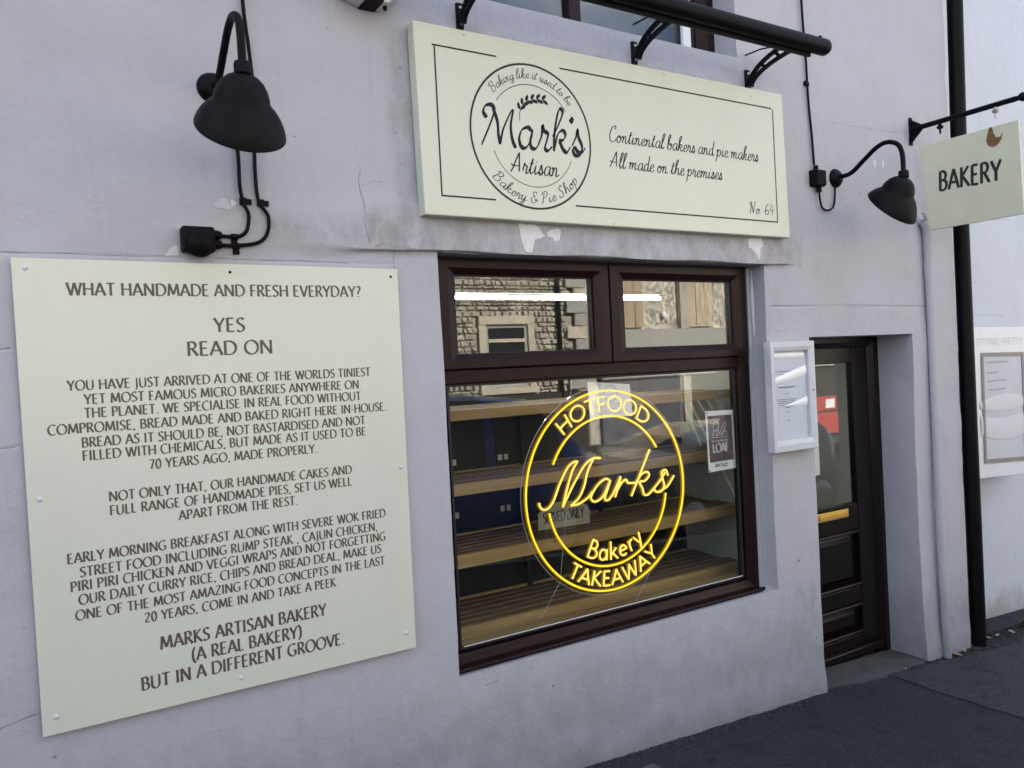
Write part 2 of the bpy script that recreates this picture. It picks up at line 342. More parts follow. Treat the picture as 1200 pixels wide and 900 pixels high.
# each glyph: (advance, [strokes]); cap height 1. straight strokes are lists of 2+ points flagged 'L', curves flagged 'C'
L = lambda *p: ('L', list(p))
K = lambda pts: ('C', pts)
CAPS = {
 'A': (.74, [L((.02, 0), (.36, 1)), L((.36, 1), (.71, 0)), L((.14, .33), (.58, .33))]),
 'B': (.62, [L((.1, 0), (.1, 1)), K([(.1, .98), (.28, .98)] + E_(.28, .755, .21, .225, 90, -90, 10) + [(.1, .53)]), K([(.1, .53), (.3, .53)] + E_(.3, .275, .25, .255, 90, -90, 10) + [(.1, .02)])]),
 'C': (.72, [K(E_(.44, .5, .39, .5, 52, 308, 20))]),
 'D': (.82, [L((.1, 0), (.1, 1)), K([(.1, .98), (.3, .98)] + E_(.32, .5, .43, .48, 90, -90, 16) + [(.1, .02)])]),
 'E': (.56, [L((.1, 0), (.1, 1)), L((.1, .975), (.48, .975)), L((.1, .52), (.43, .52)), L((.1, .025), (.5, .025))]),
 'F': (.53, [L((.1, 0), (.1, 1)), L((.1, .975), (.48, .975)), L((.1, .5), (.42, .5))]),
 'G': (.80, [K(E_(.45, .5, .40, .5, 52, 300, 20) + [(.68, .09)]), L((.68, .09), (.68, .46)), L((.50, .45), (.68, .45))]),
 'H': (.78, [L((.1, 0), (.1, 1)), L((.67, 0), (.67, 1)), L((.1, .52), (.67, .52))]),
 'I': (.28, [L((.13, 0), (.13, 1))]),
 'J': (.34, [K([(.2, 1), (.2, .1), (.17, -.12), (.02, -.22)])]),
 'K': (.66, [L((.1, 0), (.1, 1)), L((.56, 1), (.13, .53)), L((.15, .56), (.63, 0))]),
 'L': (.52, [L((.1, 0), (.1, 1)), L((.1, .025), (.48, .025))]),
 'M': (.95, [L((.08, 0), (.17, 1)), L((.17, 1), (.47, .12)), L((.47, .12), (.77, 1)), L((.77, 1), (.87, 0))]),
 'N': (.82, [L((.1, 0), (.1, 1)), L((.1, 1), (.70, .02)), L((.70, 0), (.70, 1))]),
 'O': (.90, [K(E_(.45, .5, .40, .5, 0, 360, 28))]),
 'P': (.58, [L((.1, 0), (.1, 1)), K([(.1, .98), (.28, .98)] + E_(.29, .725, .23, .255, 90, -90, 12) + [(.1, .47)])]),
 'R': (.64, [L((.1, 0), (.1, 1)), K([(.1, .98), (.28, .98)] + E_(.28, .745, .22, .235, 90, -90, 12) + [(.1, .51)]), L((.28, .51), (.61, 0))]),
 'S': (.54, [K(C_((.46, .86), (.38, .96), (.25, .98), (.11, .88), (.09, .72), (.2, .57), (.36, .46), (.46, .3), (.42, .12), (.27, .02), (.14, .03), (.05, .13)))]),
 'T': (.62, [L((.31, 0), (.31, 1)), L((.02, .975), (.60, .975))]),
 'U': (.76, [K([(.1, 1), (.1, .35)] + E_(.37, .3, .27, .3, 190, 350, 12) + [(.65, .35), (.65, 1)])]),
 'V': (.70, [L((.02, 1), (.35, 0)), L((.35, 0), (.67, 1))]),
 'W': (1.04, [L((.02, 1), (.29, 0)), L((.29, 0), (.53, .98)), L((.53, .98), (.77, 0)), L((.77, 0), (1.01, 1))]),
 'Y': (.66, [L((.02, 1), (.33, .45)), L((.33, .45), (.63, 1)), L((.33, .46), (.33, 0))]),
 'Z': (.64, [L((.06, .975), (.58, .975)), L((.58, .975), (.05, .025)), L((.05, .025), (.60, .025))]),
 '0': (.58, [K(E_(.29, .5, .22, .5, 0, 360, 24))]),
 '2': (.58, [K(C_((.08, .82), (.17, .95), (.32, .98), (.46, .86), (.45, .68), (.32, .45), (.06, .04))), L((.06, .03), (.52, .03))]),
 '7': (.56, [L((.05, .97), (.5, .97)), L((.5, .97), (.2, 0))]),
 '?': (.46, [K(C_((.07, .88), (.2, .98), (.36, .9), (.37, .72), (.26, .55), (.2, .42), (.2, .27))), L((.2, .07), (.2, -.01))]),
 '.': (.26, [L((.13, .08), (.13, -.01))]), ',': (.26, [L((.14, .07), (.08, -.14))]), '-': (.34, [L((.05, .38), (.29, .38))]),
 '(': (.32, [K(C_((.28, 1.08), (.13, .8), (.09, .45), (.13, .1), (.28, -.18)))]), ')': (.32, [K(C_((.04, 1.08), (.19, .8), (.23, .45), (.19, .1), (.04, -.18)))]),
 ' ': (.30, []),
}
SCR = {   # pen script
 'a': (.46, [K(C_((.40, .40), (.30, .47), (.15, .40), (.06, .2), (.10, .03), (.2, .0), (.32, .14), (.40, .42))), K(C_((.40, .44), (.36, .2), (.38, .04), (.45, .0), (.52, .10)))]),
 'b': (.42, [K(C_((.02, .1), (.14, .5), (.26, .88), (.22, 1.0), (.13, .85), (.08, .45), (.07, .12), (.14, .0), (.27, .04), (.35, .2), (.33, .38), (.24, .42), (.20, .34), (.30, .30), (.44, .36)))]),
 'd': (.46, [K(C_((.36, .40), (.27, .46), (.13, .38), (.06, .18), (.10, .02), (.2, .0), (.32, .18), (.44, .98))), K(C_((.44, 1.0), (.37, .5), (.35, .1), (.41, .0), (.50, .10)))]),
 'e': (.36, [K(C_((.04, .17), (.2, .22), (.31, .34), (.27, .46), (.16, .42), (.07, .2), (.12, .02), (.24, .0), (.38, .14)))]),
 'g': (.44, [K(C_((.38, .40), (.28, .46), (.14, .38), (.06, .18), (.10, .02), (.2, .02), (.31, .18), (.38, .42))), K(C_((.38, .44), (.32, .0), (.24, -.32), (.12, -.38), (.08, -.28), (.22, -.1), (.46, .10)))]),
 'h': (.46, [K(C_((.02, .1), (.14, .5), (.28, .9), (.23, 1.0), (.14, .85), (.09, .4), (.05, .0))), K(C_((.06, .1), (.16, .36), (.28, .44), (.33, .34), (.30, .12), (.35, .0), (.46, .12)))]),
 'i': (.24, [K(C_((.02, .12), (.12, .44))), K(C_((.12, .46), (.07, .18), (.10, .0), (.24, .12))), K([(.17, .68), (.15, .62)])]),
 'k': (.44, [K(C_((.02, .1), (.14, .5), (.28, .9), (.23, 1.0), (.14, .85), (.09, .4), (.05, .0))), K(C_((.07, .14), (.2, .42), (.32, .42), (.31, .28), (.16, .22))), K(C_((.17, .23), (.26, .04), (.35, .0), (.45, .12)))]),
 'l': (.26, [K(C_((.02, .12), (.16, .5), (.29, .9), (.24, 1.0), (.15, .85), (.08, .3), (.10, .02), (.18, .0), (.27, .12)))]),
 'm': (.66, [K(C_((.02, .36), (.08, .45), (.10, .3), (.05, .0))), K(C_((.07, .12), (.18, .40), (.27, .42), (.28, .3), (.24, .0))), K(C_((.26, .12), (.38, .40), (.48, .42), (.49, .3), (.46, .06), (.53, .0), (.65, .12)))]),
 'n': (.46, [K(C_((.02, .36), (.08, .45), (.10, .3), (.05, .0))), K(C_((.07, .12), (.18, .40), (.28, .43), (.30, .3), (.27, .06), (.34, .0), (.46, .12)))]),
 'o': (.40, [K(C_((.24, .43), (.12, .40), (.05, .2), (.09, .02), (.2, .0), (.31, .14), (.32, .34), (.24, .44), (.20, .36), (.30, .30), (.42, .36)))]),
 'p': (.44, [K(C_((.03, .32), (.11, .46), (.09, .2), (-.02, -.42))), K(C_((.05, .06), (.14, .34), (.26, .45), (.35, .36), (.32, .12), (.20, .0), (.10, .06)))]),
 'r': (.34, [K(C_((.02, .12), (.12, .5), (.14, .40), (.25, .38), (.24, .22), (.2, .05), (.26, .0), (.35, .1)))]),
 's': (.32, [K(C_((.02, .06), (.12, .28), (.19, .50), (.22, .34), (.27, .14), (.22, .0), (.10, .0), (.07, .10), (.2, .06), (.34, .14)))]),
 't': (.30, [K(C_((.02, .12), (.14, .42), (.24, .78), (.17, .6), (.10, .2), (.13, .0), (.28, .12))), K([(.04, .52), (.30, .56)])]),
 'u': (.46, [K(C_((.02, .3), (.10, .46), (.08, .16), (.12, .0), (.22, .04), (.34, .44))), K(C_((.34, .46), (.31, .16), (.34, .0), (.46, .12)))]),
 'y': (.44, [K(C_((.02, .3), (.10, .46), (.08, .16), (.12, .02), (.22, .06), (.34, .44))), K(C_((.34, .46), (.28, .0), (.2, -.34), (.09, -.38), (.06, -.28), (.2, -.1), (.44, .12)))]),
 'A': (.62, [K(C_((-.02, .0), (.10, .25), (.28, .72), (.40, 1.02))), K(C_((.40, 1.02), (.42, .6), (.46, .05))), K(C_((-.02, .42), (.14, .33), (.48, .36)))]),
 'B': (.60, [K(C_((.2, .95), (.14, .5), (.06, .02))), K(C_((.0, .74), (.14, .98), (.38, 1.0), (.48, .84), (.38, .62), (.2, .53))), K(C_((.2, .53), (.42, .50), (.50, .30), (.38, .06), (.16, .0), (.02, .1)))]),
 'C': (.54, [K(C_((.38, .80), (.46, .94), (.36, 1.02), (.18, .86), (.05, .5), (.08, .12), (.24, -.01), (.42, .08), (.54, .22)))]),
 'M': (.86, [K(C_((.10, .72), (.06, .88), (.14, 1.0), (.26, .94), (.2, .6), (.04, .0))), K(C_((.24, .96), (.36, .6), (.38, .06))), K(C_((.38, .06), (.52, .6), (.66, .98))), K(C_((.66, .98), (.64, .5), (.72, .02)))]),
 'N': (.66, [K(C_((.05, .72), (.05, .88), (.14, 1.0), (.2, .8), (.08, .0))), K(C_((.18, .9), (.3, .5), (.40, .04))), K(C_((.40, .04), (.46, .5), (.54, .98), (.66, 1.0)))]),
 'P': (.54, [K(C_((.24, .92), (.16, .5), (.04, -.05))), K(C_((.02, .72), (.14, .96), (.38, 1.0), (.50, .82), (.40, .56), (.18, .45)))]),
 'S': (.56, [K(C_((.42, .80), (.46, .94), (.34, 1.0), (.2, .86), (.22, .66), (.36, .42), (.36, .16), (.2, .0), (.04, .08), (.06, .22)))]),
 '&': (.62, [K(C_((.46, .80), (.44, .96), (.28, .98), (.2, .80), (.3, .62), (.40, .57))), K(C_((.40, .57), (.2, .52), (.08, .32), (.14, .06), (.32, .0), (.46, .2), (.44, .38), (.34, .34), (.42, .2), (.6, .3)))]),
 "'": (.22, [K([(.20, 1.0), (.12, .82)])]),
 '.': (.24, [K([(.08, .05), (.10, .0)])]),
 '6': (.5, [K(C_((.42, .92), (.22, .8), (.08, .4), (.12, .06), (.26, .0), (.38, .16), (.34, .38), (.2, .40), (.09, .24)))]),
 '4': (.5, [K([(.22, .95), (.06, .36), (.44, .38)]), K([(.36, .70), (.28, .0)])]),
 ' ': (.24, []),
}
PRINT = {   # upright single-line lower case
 'B': CAPS['B'],
 'a': (.56, [K(E_(.26, .3, .2, .28, 0, 360, 18)), L((.47, .6), (.47, 0))]),
 'k': (.52, [L((.1, 0), (.1, 1)), L((.44, .6), (.12, .26)), L((.22, .36), (.48, 0))]),
 'e': (.56, [K([(.08, .32), (.48, .32)] + E_(.28, .3, .2, .29, 5, 310, 18))]),
 'r': (.38, [L((.1, 0), (.1, .6)), K(C_((.1, .36), (.18, .54), (.34, .59)))]),
 'y': (.50, [L((.04, .6), (.25, .02)), L((.46, .6), (.16, -.28))]),
 ' ': (.3, []),
}
def layout(text, font, track=0.):
    """strokes in text units (cap height 1), total width"""
    x = 0; out = []
    for ch in text:
        adv, st = font[ch]
        for kind, pts in st: out.append((kind, [(p[0] + x, p[1]) for p in pts]))
        x += adv + track
    return out, x - track
def ribbon(mb, strokes, fn, tk, tn, nib, off=(0, 0, 0), step=2e-5, flare=.12):
    """flat pen strokes; fn maps (u,v) to the sheet's 2-D (a,b); off(a,b,k) gives the 3-D point"""
    for si, (kind, pts) in enumerate(strokes):
        segs = [pts] if kind == 'C' else [pts[i:i + 2] for i in range(len(pts) - 1)]
        for pp in segs:
            if kind == 'L':
                a, b = Vector(pp[0]), Vector(pp[1]); pp = [tuple(a.lerp(b, t)) for t in (0, .3, .7, 1)]
            Q = [Vector(fn(*p)) for p in pp]; U = [Vector(p) for p in pp]; n = len(Q); vs = []
            for i in range(n):
                d = Q[min(i + 1, n - 1)] - Q[max(i - 1, 0)]; du = U[min(i + 1, n - 1)] - U[max(i - 1, 0)]
                if d.length < 1e-9: d = Vector((1, 0)); du = Vector((1, 0))
                d.normalize(); an = math.atan2(du.y, du.x)
                wd = tn + (tk - tn) * abs(math.sin(an - nib)) ** 1.2
                if kind == 'L' and i in (0, n - 1): wd *= 1 + flare
                if kind == 'C' and i in (0, n - 1): wd *= .75
                nn = Vector((-d.y, d.x)) * wd / 2
                vs.append(off(*(Q[i] + nn), si)); vs.append(off(*(Q[i] - nn), si))
            mb.add(vs, [(2 * i, 2 * i + 1, 2 * i + 3, 2 * i + 2) for i in range(n - 1)])
def sheet(y, step=2e-5): return lambda a, b, k: (a, y - k % 12 * step, b)

# ------------------------------------------------------------------ ground
def gz(x):
    x = max(min(x, 40), -40)
    if x > 8: return -.057 * 8 - .02 * (1 - math.exp(-(x - 8) / 3))
    if x < -6: return .057 * 6
    return -.057 * x
XS = sorted(set([-200, -60, -40, -20, -10] + [round(-6 + .5 * i, 2) for i in range(36)] + [14, 18, 25, 32, 40, 60, 200]))
def strip(name, y0, y1, dz, m, ny=1, **k):
    ys = [y0 + (y1 - y0) * i / ny for i in range(ny + 1)]; vs = []; fs = []
    for x in XS:
        for y in ys: vs.append((x, y, gz(x) + dz))
    q = len(ys)
    for i in range(len(XS) - 1):
        for j in range(q - 1): fs.append((i * q + j, (i + 1) * q + j, (i + 1) * q + j + 1, i * q + j + 1))
    o = MB().add(vs, fs).build(name, m, smooth=30); o['kind'] = 'structure'; return o
strip('ground', -200, 200, -.45, M['asphalt'])
strip('pavement', -3.6, .6, 0, M['asphalt'], 4)
strip('road', -11.6, -3.73, -.12, M['road'], 4)
strip('far_pavement', -14.5, -11.75, 0, M['asphalt_pale'], 2)
def kerbs(y0, y1):
    mb = MB()
    for i in range(60):
        x0 = -12 + i * .92; x1 = x0 + .91; a, b = gz(x0), gz(x1); lo = -.2
        mb.add([(x0, y0, a + lo), (x1, y0, b + lo), (x1, y1, b + lo), (x0, y1, a + lo), (x0, y0, a + .004), (x1, y0, b + .004), (x1, y1, b + .004), (x0, y1, a + .004)],
               [(0, 3, 2, 1), (4, 5, 6, 7), (0, 1, 5, 4), (1, 2, 6, 5), (2, 3, 7, 6), (3, 0, 4, 7)])
    o = mb.build('kerb', M['kerb'], bevel=.01); o['kind'] = 'structure'
kerbs(-3.73, -3.595); kerbs(-11.755, -11.6)
def flat_poly(name, pts, dz, m, parent=None, rag=.02, th=.004, kind=None):
    out = []
    n = len(pts)
    for i in range(n):
        a, b = Vector(pts[i]), Vector(pts[(i + 1) % n]); k = max(1, int((b - a).length / .08))
        for j in range(k):
            p = a.lerp(b, j / k) + Vector((random.uniform(-rag, rag), random.uniform(-rag, rag))); out.append(p)
    k = len(out)
    vs = [(p.x, p.y, gz(p.x) + dz) for p in out] + [(p.x, p.y, gz(p.x) + dz - .02) for p in out]
    o = MB().add(vs, [tuple(range(k))] + [(i, i + k, (i + 1) % k + k, (i + 1) % k) for i in range(k)]).build(name, m, parent)
    if kind: o['kind'] = kind
    return o
flat_poly('pavement_patch', [(4.29, -.03), (4.27, -1.2), (9.5, -1.3), (9.5, -.02), (5.5, -.12)], .005, M['asphalt_pale'], rag=.012, kind='structure')
flat_poly('door_threshold', [(3.72, .24), (3.72, .02), (4.05, -.03), (4.45, -.04), (4.74, .0), (4.73, .24)], .012, M['concrete'], rag=.012, kind='structure')

# ------------------------------------------------------------------ facade
def lat(shape, seed):
    return np.random.RandomState(seed).rand(*shape)
def vnoise(x, z, s, seed):
    g = lat((64, 64), seed); u = (x / s + 20); v = (z / s + 20)
    iu = np.floor(u).astype(int); iv = np.floor(v).astype(int); fu = u - iu; fv = v - iv
    fu = fu * fu * (3 - 2 * fu); fv = fv * fv * (3 - 2 * fv)
    q = lambda a, b: g[a % 64, b % 64]
    return (q(iu, iv) * (1 - fu) + q(iu + 1, iv) * fu) * (1 - fv) + (q(iu, iv + 1) * (1 - fu) + q(iu + 1, iv + 1) * fu) * fv - .5
def sst(a, b, x): t = np.clip((x - a) / (b - a), 0, 1); return t * t * (3 - 2 * t)
def disp(x, z):
    """how far the rendered front stands off y = 0 (negative = proud of it, towards the street)"""
    x = np.asarray(x, float); z = np.asarray(z, float)
    d = .012 * vnoise(x, z, .75, 1) + .008 * vnoise(x, z, .28, 2) + .0042 * vnoise(x, z, .10, 3)
    # proud lintel band above the shop window, lower lip at z = 2.157, fading out to both sides
    lip_z = 2.157 + .004 * np.sin(x * 9) + .02 * sst(1.2, .9, x)
    fx = sst(.55, 1.2, x) * sst(3.66, 3.52, x)
    soft = .002 + .07 * sst(1.22, .95, x)
    band = sst(lip_z - soft, lip_z + .002, z) * sst(2.45, 2.20, z)
    d = d - .020 * fx * band
    # ashlar lines pressed into the render
    for zz, xa, xb, dep in ((1.937, 3.44, 4.92, .0035), (1.808, -2, .0, .0025), (1.507, -2, .0, .0025), (2.103, -2, 1.3, .002)):
        d = d + dep * np.exp(-((z - zz - .003 * np.sin(x * 5)) / .004) ** 2) * ((x > xa) & (x < xb))
    # battered foot where the render swells over the pavement
    g = -.057 * x
    d = d - (.014 + .012 * vnoise(x, z, .13, 5)) * sst(g + .22, g + .02, z)
    # rounded arrises at the openings are left to bevelled reveals
    return d
WX0, WX1, WZ0, WZ1 = 1.48, 3.41, .40, 2.157       # shop window
DX0, DX1, DZ1 = 3.757, 4.716, 1.765               # door
UX0, UX1, UZ0, UZ1 = 1.30, 3.28, 3.228, 4.75      # upper window
FX0, FX1, FZ0, FZ1 = -3.6, 5.235, -.75, 6.4
def axis(a, b, step, marks):
    s = {round(a + (b - a) * i / int((b - a) / step), 4) for i in range(int((b - a) / step) + 1)} | {round(m_, 4) for m_ in marks}
    s = sorted(s); out = [s[0]]
    for q in s[1:]:
        if q - out[-1] < .0012: continue
        if round(q, 4) in marks and out[-1] not in marks and q - out[-1] < .008: out[-1] = q; continue
        if out[-1] in marks and q not in marks and q - out[-1] < .004: continue
        out.append(q)
    return out
xm = {WX0, WX1, DX0, DX1, UX0, UX1}
zm = {WZ0, WZ1, DZ1, UZ0, UZ1}
zx = set()
for c in (1.937, 1.808, 1.507, 2.103): zx |= {round(c + k * .004, 4) for k in range(-4, 5)}
zx |= {round(2.157 + k * .003, 4) for k in range(-6, 7)}
ax = axis(FX0, FX1, .028, xm); az = sorted(set(axis(FZ0, FZ1, .028, zm)) | zx)
az = [z for i, z in enumerate(az) if z in zm or z in zx or all(abs(z - q) > .004 for q in zx)]
az = [z for z in az if z in zm or all(abs(z - q) > .0015 for q in zm)]
gx, gzz = np.meshgrid(np.array(ax), np.array(az), indexing='ij')
gy = disp(gx, gzz)
edge = np.exp(-((gx - FX1) / .02) ** 2)
gy = gy + .006 * edge
gx2 = gx.copy(); gx2[-1, :] += .012 * vnoise(gx[-1, :], gzz[-1, :], .05, 9) + .01 * vnoise(gx[-1, :], gzz[-1, :], .2, 10)
nx_, nz_ = gx.shape
idx = np.arange(nx_ * nz_).reshape(nx_, nz_)
verts = np.stack([gx2, gy, gzz], -1).reshape(-1, 3)
fs = []
for i in range(nx_ - 1):
    cx = (ax[i] + ax[i + 1]) / 2
    for j in range(nz_ - 1):
        cz = (az[j] + az[j + 1]) / 2
        if WX0 < cx < WX1 and WZ0 < cz < WZ1: continue
        if DX0 < cx < DX1 and cz < DZ1: continue
        if UX0 < cx < UX1 and UZ0 < cz < UZ1: continue
        fs.append((idx[i, j], idx[i + 1, j], idx[i + 1, j + 1], idx[i, j + 1]))
shop = empty('shop_building', (0, 0, 0), 'two storey shop building with lavender grey painted render around the bakery window', 'building')
def np_obj(name, verts, fs, m, parent):
    me = bpy.data.meshes.new(name); me.from_pydata([tuple(v) for v in verts], [], [tuple(int(k) for k in f) for f in fs])
    me.materials.append(m)
    for p in me.polygons: p.use_smooth = True
    o = bpy.data.objects.new(name, me); COL.objects.link(o); o.parent = parent; return o
fac = np_obj('wall', verts, fs, M['facade'], shop)
# reveals, wrapped from the very edge of the face into the depth
def reveal(pts_closed, depth, name, m=M['facade'], openend=False, r=.012):
    vs = []; n = len(pts_closed)
    for (x, z) in pts_closed:
        y = float(disp(x, z)); vs += [(x, y, z), (x, y + .004, z), (x, depth, z)]
    fs = []
    for i in range(n if not openend else n - 1):
        j = (i + 1) % n; fs += [(3 * i, 3 * j, 3 * j + 1, 3 * i + 1), (3 * i + 1, 3 * j + 1, 3 * j + 2, 3 * i + 2)]
    return MB().add(vs, fs).build(name, m, shop)
def edge_path(a, b, arr, fixed, horiz):
    s = [q for q in arr if min(a, b) - 1e-6 <= q <= max(a, b) + 1e-6]
    if a > b: s = s[::-1]
    return [(q, fixed) if horiz else (fixed, q) for q in s]
def ring_path(x0, x1, z0, z1):
    return edge_path(x0, x1, ax, z0, True)[:-1] + edge_path(z0, z1, az, x1, False)[:-1] + edge_path(x1, x0, ax, z1, True)[:-1] + edge_path(z1, z0, az, x0, False)[:-1]
reveal(ring_path(WX0, WX1, WZ0, WZ1), .20, 'window_reveal')
reveal(ring_path(UX0, UX1, UZ0, UZ1), .30, 'upper_window_reveal')
reveal(edge_path(FZ0, DZ1, az, DX1, False)[:-1] + edge_path(DX1, DX0, ax, DZ1, True)[:-1] + edge_path(DZ1, FZ0, az, DX0, False), .34, 'door_reveal', openend=True)
# end return, back, roof: the solid of the building behind its front
mb = MB()
ge = gx2[-1, :]; ye = gy[-1, :]
vs = []; f2 = []
for j in range(nz_):
    vs += [(ge[j], ye[j], az[j]), (ge[j] - .004, .16, az[j])]
for j in range(nz_ - 1): f2.append((2 * j, 2 * j + 1, 2 * j + 3, 2 * j + 2))
MB().add(vs, f2).build('corner_return', mat('rough_broken_render', (.22, .21, .21), .95, var=.5, vscale=25, bump=.006, bscale=40), shop)
MB().box(FX0, FX1 - .02, 7.0, 7.2, -.8, 6.4).box(FX0, FX0 + .2, .32, 7.0, -.8, 6.4).box(4.98, 5.18, .32, 7.0, -.8, 6.4).build('rear_wall', M['in_wall'], shop)
MB().box(FX0, FX1 - .02, .05, 7.2, 2.62, 2.8).build('floor_slab', M['in_wall'], shop)
rf = MB().add([(FX0 - .1, -.06, 6.40), (5.3, -.06, 6.40), (5.3, 3.6, 8.4), (FX0 - .1, 3.6, 8.4), (5.3, 7.4, 6.35), (FX0 - .1, 7.4, 6.35)],
              [(0, 1, 2, 3), (3, 2, 4, 5), (0, 5, 4, 1), (1, 4, 2), (0, 3, 5)]).build('roof', M['slate'], shop)
# inside of the outer wall, so daylight only enters by the openings
def wall_back(y):
    m = MB()
    m.box(FX0, WX0 - .03, y, y + .05, -.8, 2.6).box(3.61, DX0 - .03, y, y + .05, -.8, 2.6).box(DX1 + .03, 5.16, y, y + .05, -.8, 2.6)
    m.box(WX0 - .03, 3.61, y, y + .05, -.8, WZ0 - .02).box(WX0 - .03, 3.61, y, y + .05, WZ1 + .02, 2.6).box(DX0 - .03, DX1 + .03, y, y + .05, DZ1 + .02, 2.6)
    return m
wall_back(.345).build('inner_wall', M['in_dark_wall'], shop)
# shop interior shell
MB().box(1.1, 4.96, .40, 3.8, -.34, -.30).build('shop_floor', mat('shop_floor_tiles', (.12, .11, .10), .4, var=.2), shop)
MB().box(1.1, 4.96, .40, 3.8, 2.45, 2.50).build('shop_ceiling', M['in_wall'], shop)
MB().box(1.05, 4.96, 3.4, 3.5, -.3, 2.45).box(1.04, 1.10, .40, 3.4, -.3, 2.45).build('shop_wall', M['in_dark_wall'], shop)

def surf(x, z, e=.001): return float(disp(x, z)) - e
# paint chips and cracks, part of the wall
def chip(x, z, w_, h_, seed, m=M['chip'], shape=None, name='paint_chip'):
    rnd = random.Random(seed); pts = []
    if shape is None:
        n = 26
        for i in range(n):
            a = 2 * PI * i / n; r = 1 + .32 * math.sin(3 * a + seed) * .6 + rnd.uniform(-.16, .16)
            pts.append((x + w_ / 2 * r * math.cos(a), z + h_ / 2 * r * math.sin(a)))
    else:
        P = [Vector(p) for p in shape]; n = len(P)
        for i in range(n):
            for j in range(4):
                p = P[i].lerp(P[(i + 1) % n], j / 4); pts.append((x + w_ * (p.x + rnd.uniform(-.03, .03)), z + h_ * (p.y + rnd.uniform(-.03, .03))))
    k = len(pts); c = (sum(p[0] for p in pts) / k, sum(p[1] for p in pts) / k)
    vs = [(c[0], surf(*c, .0015), c[1])]
    for t in (.5, 1):
        vs += [(c[0] + (p[0] - c[0]) * t, surf(c[0] + (p[0] - c[0]) * t, c[1] + (p[1] - c[1]) * t, .0015), c[1] + (p[1] - c[1]) * t) for p in pts]
    vs += [(p[0], surf(*p, -.001), p[1]) for p in pts]
    fs = [(0, 1 + i, 1 + (i + 1) % k) for i in range(k)]
    for a in (0, 1): fs += [(1 + a * k + i, 1 + (a + 1) * k + i, 1 + (a + 1) * k + (i + 1) % k, 1 + a * k + (i + 1) % k) for i in range(k)]
    return MB().add(vs, fs).build(name, m, shop)
chip(1.93, 2.225, .13, .13, 3, shape=[(-.5, .5), (.2, .5), (.52, .1), (.1, .0), (-.05, -.5), (-.35, -.35), (-.45, .1)])
chip(2.05, 2.25, .07, .05, 5)
chip(3.335, 2.245, .11, .10, 9, shape=[(-.5, .4), (.4, .5), (.5, .1), (.28, -.1), (.2, -.75), (-.05, -.3), (-.48, -.05)])
chip(.655, 2.295, .055, .035, 4, m=mat('filler_smear', (.53, .52, .54), .8, var=.1, vscale=40)); chip(.69, 2.30, .02, .02, 8)
chip(4.42, 2.785, .025, .05, 12, m=M['seal']); chip(4.50, 2.79, .02, .05, 13, m=M['seal'])
def crack(pts, wd=.0022, m=M['crack'], name='crack'):
    P = crv([(a, b) for a, b in pts], 5); vs = []; fs = []
    rnd = random.Random(len(pts) * 7)
    for i, p in enumerate(P):
        x = p.x + rnd.uniform(-.002, .002); z = p.y + rnd.uniform(-.002, .002)
        d = (P[min(i + 1, len(P) - 1)] - P[max(i - 1, 0)]).normalized(); ww = wd * rnd.uniform(.3, 1.1) / 2
        a = (x - d.y * ww, z + d.x * ww); b = (x + d.y * ww, z - d.x * ww)
        vs += [(a[0], surf(*a, .0008), a[1]), (b[0], surf(*b, .0008), b[1])]
    for i in range(len(P) - 1): fs.append((2 * i, 2 * i + 1, 2 * i + 3, 2 * i + 2))
    return MB().add(vs, fs).build(name, m, shop)
crack([(1.185, 2.172), (1.17, 2.25), (1.175, 2.32), (1.16, 2.40), (1.17, 2.47)], .003)
crack([(1.17, 2.40), (1.22, 2.42), (1.26, 2.42)], .0018)
crack([(1.205, 2.165), (1.25, 2.178), (1.35, 2.162), (1.48, 2.158), (1.7, 2.156)], .0035)
crack([(-.25, .63), (-.1, .655), (.0, .675), (.03, .68)], .005)
crack([(-.3, 1.507), (-.1, 1.509), (.0, 1.506)], .003); crack([(-.3, 1.808), (-.1, 1.807), (.0, 1.81)], .003)
crack([(1.292, 2.155), (1.287, 2.12), (1.29, 2.08)], .003)
crack([(3.45, 1.942), (3.7, 1.937), (4.1, 1.936), (4.5, 1.935), (4.88, 1.934)], .003)
crack([(.62, 2.108), (.8, 2.104), (.95, 2.105), (1.1, 2.102)], .0025)
crack([(-.2, 2.112), (.1, 2.107), (.45, 2.106)], .0025)
crack([(3.30, 1.83), (3.42, 1.88), (3.5, 1.80), (3.56, 1.81)], .0015)
crack([(1.60, .366), (1.63, .37), (1.66, .376)], .004); crack([(4.22, 2.60), (4.29, 2.597)], .003)
crack([(4.0, 2.98), (4.3, 2.99), (4.75, 3.0)], .0015)
for (x, z, s) in ((.05, .53, .012), (.92, 2.56, .008), (1.33, 2.62, .007), (1.36, 2.88, .010), (1.38, 2.74, .006), (1.34, 2.5, .006), (3.58, .55, .018), (1.07, 2.98, .006), (3.0, 2.26, .008), (2.6, 2.25, .007), (3.46, 2.24, .006), (3.62, 1.03, .008), (1.93, .28, .01), (3.7, .1, .012)):
    chip(x, z, s, s * .8, int(x * 99), m=M['crack'], name='stain_speck')

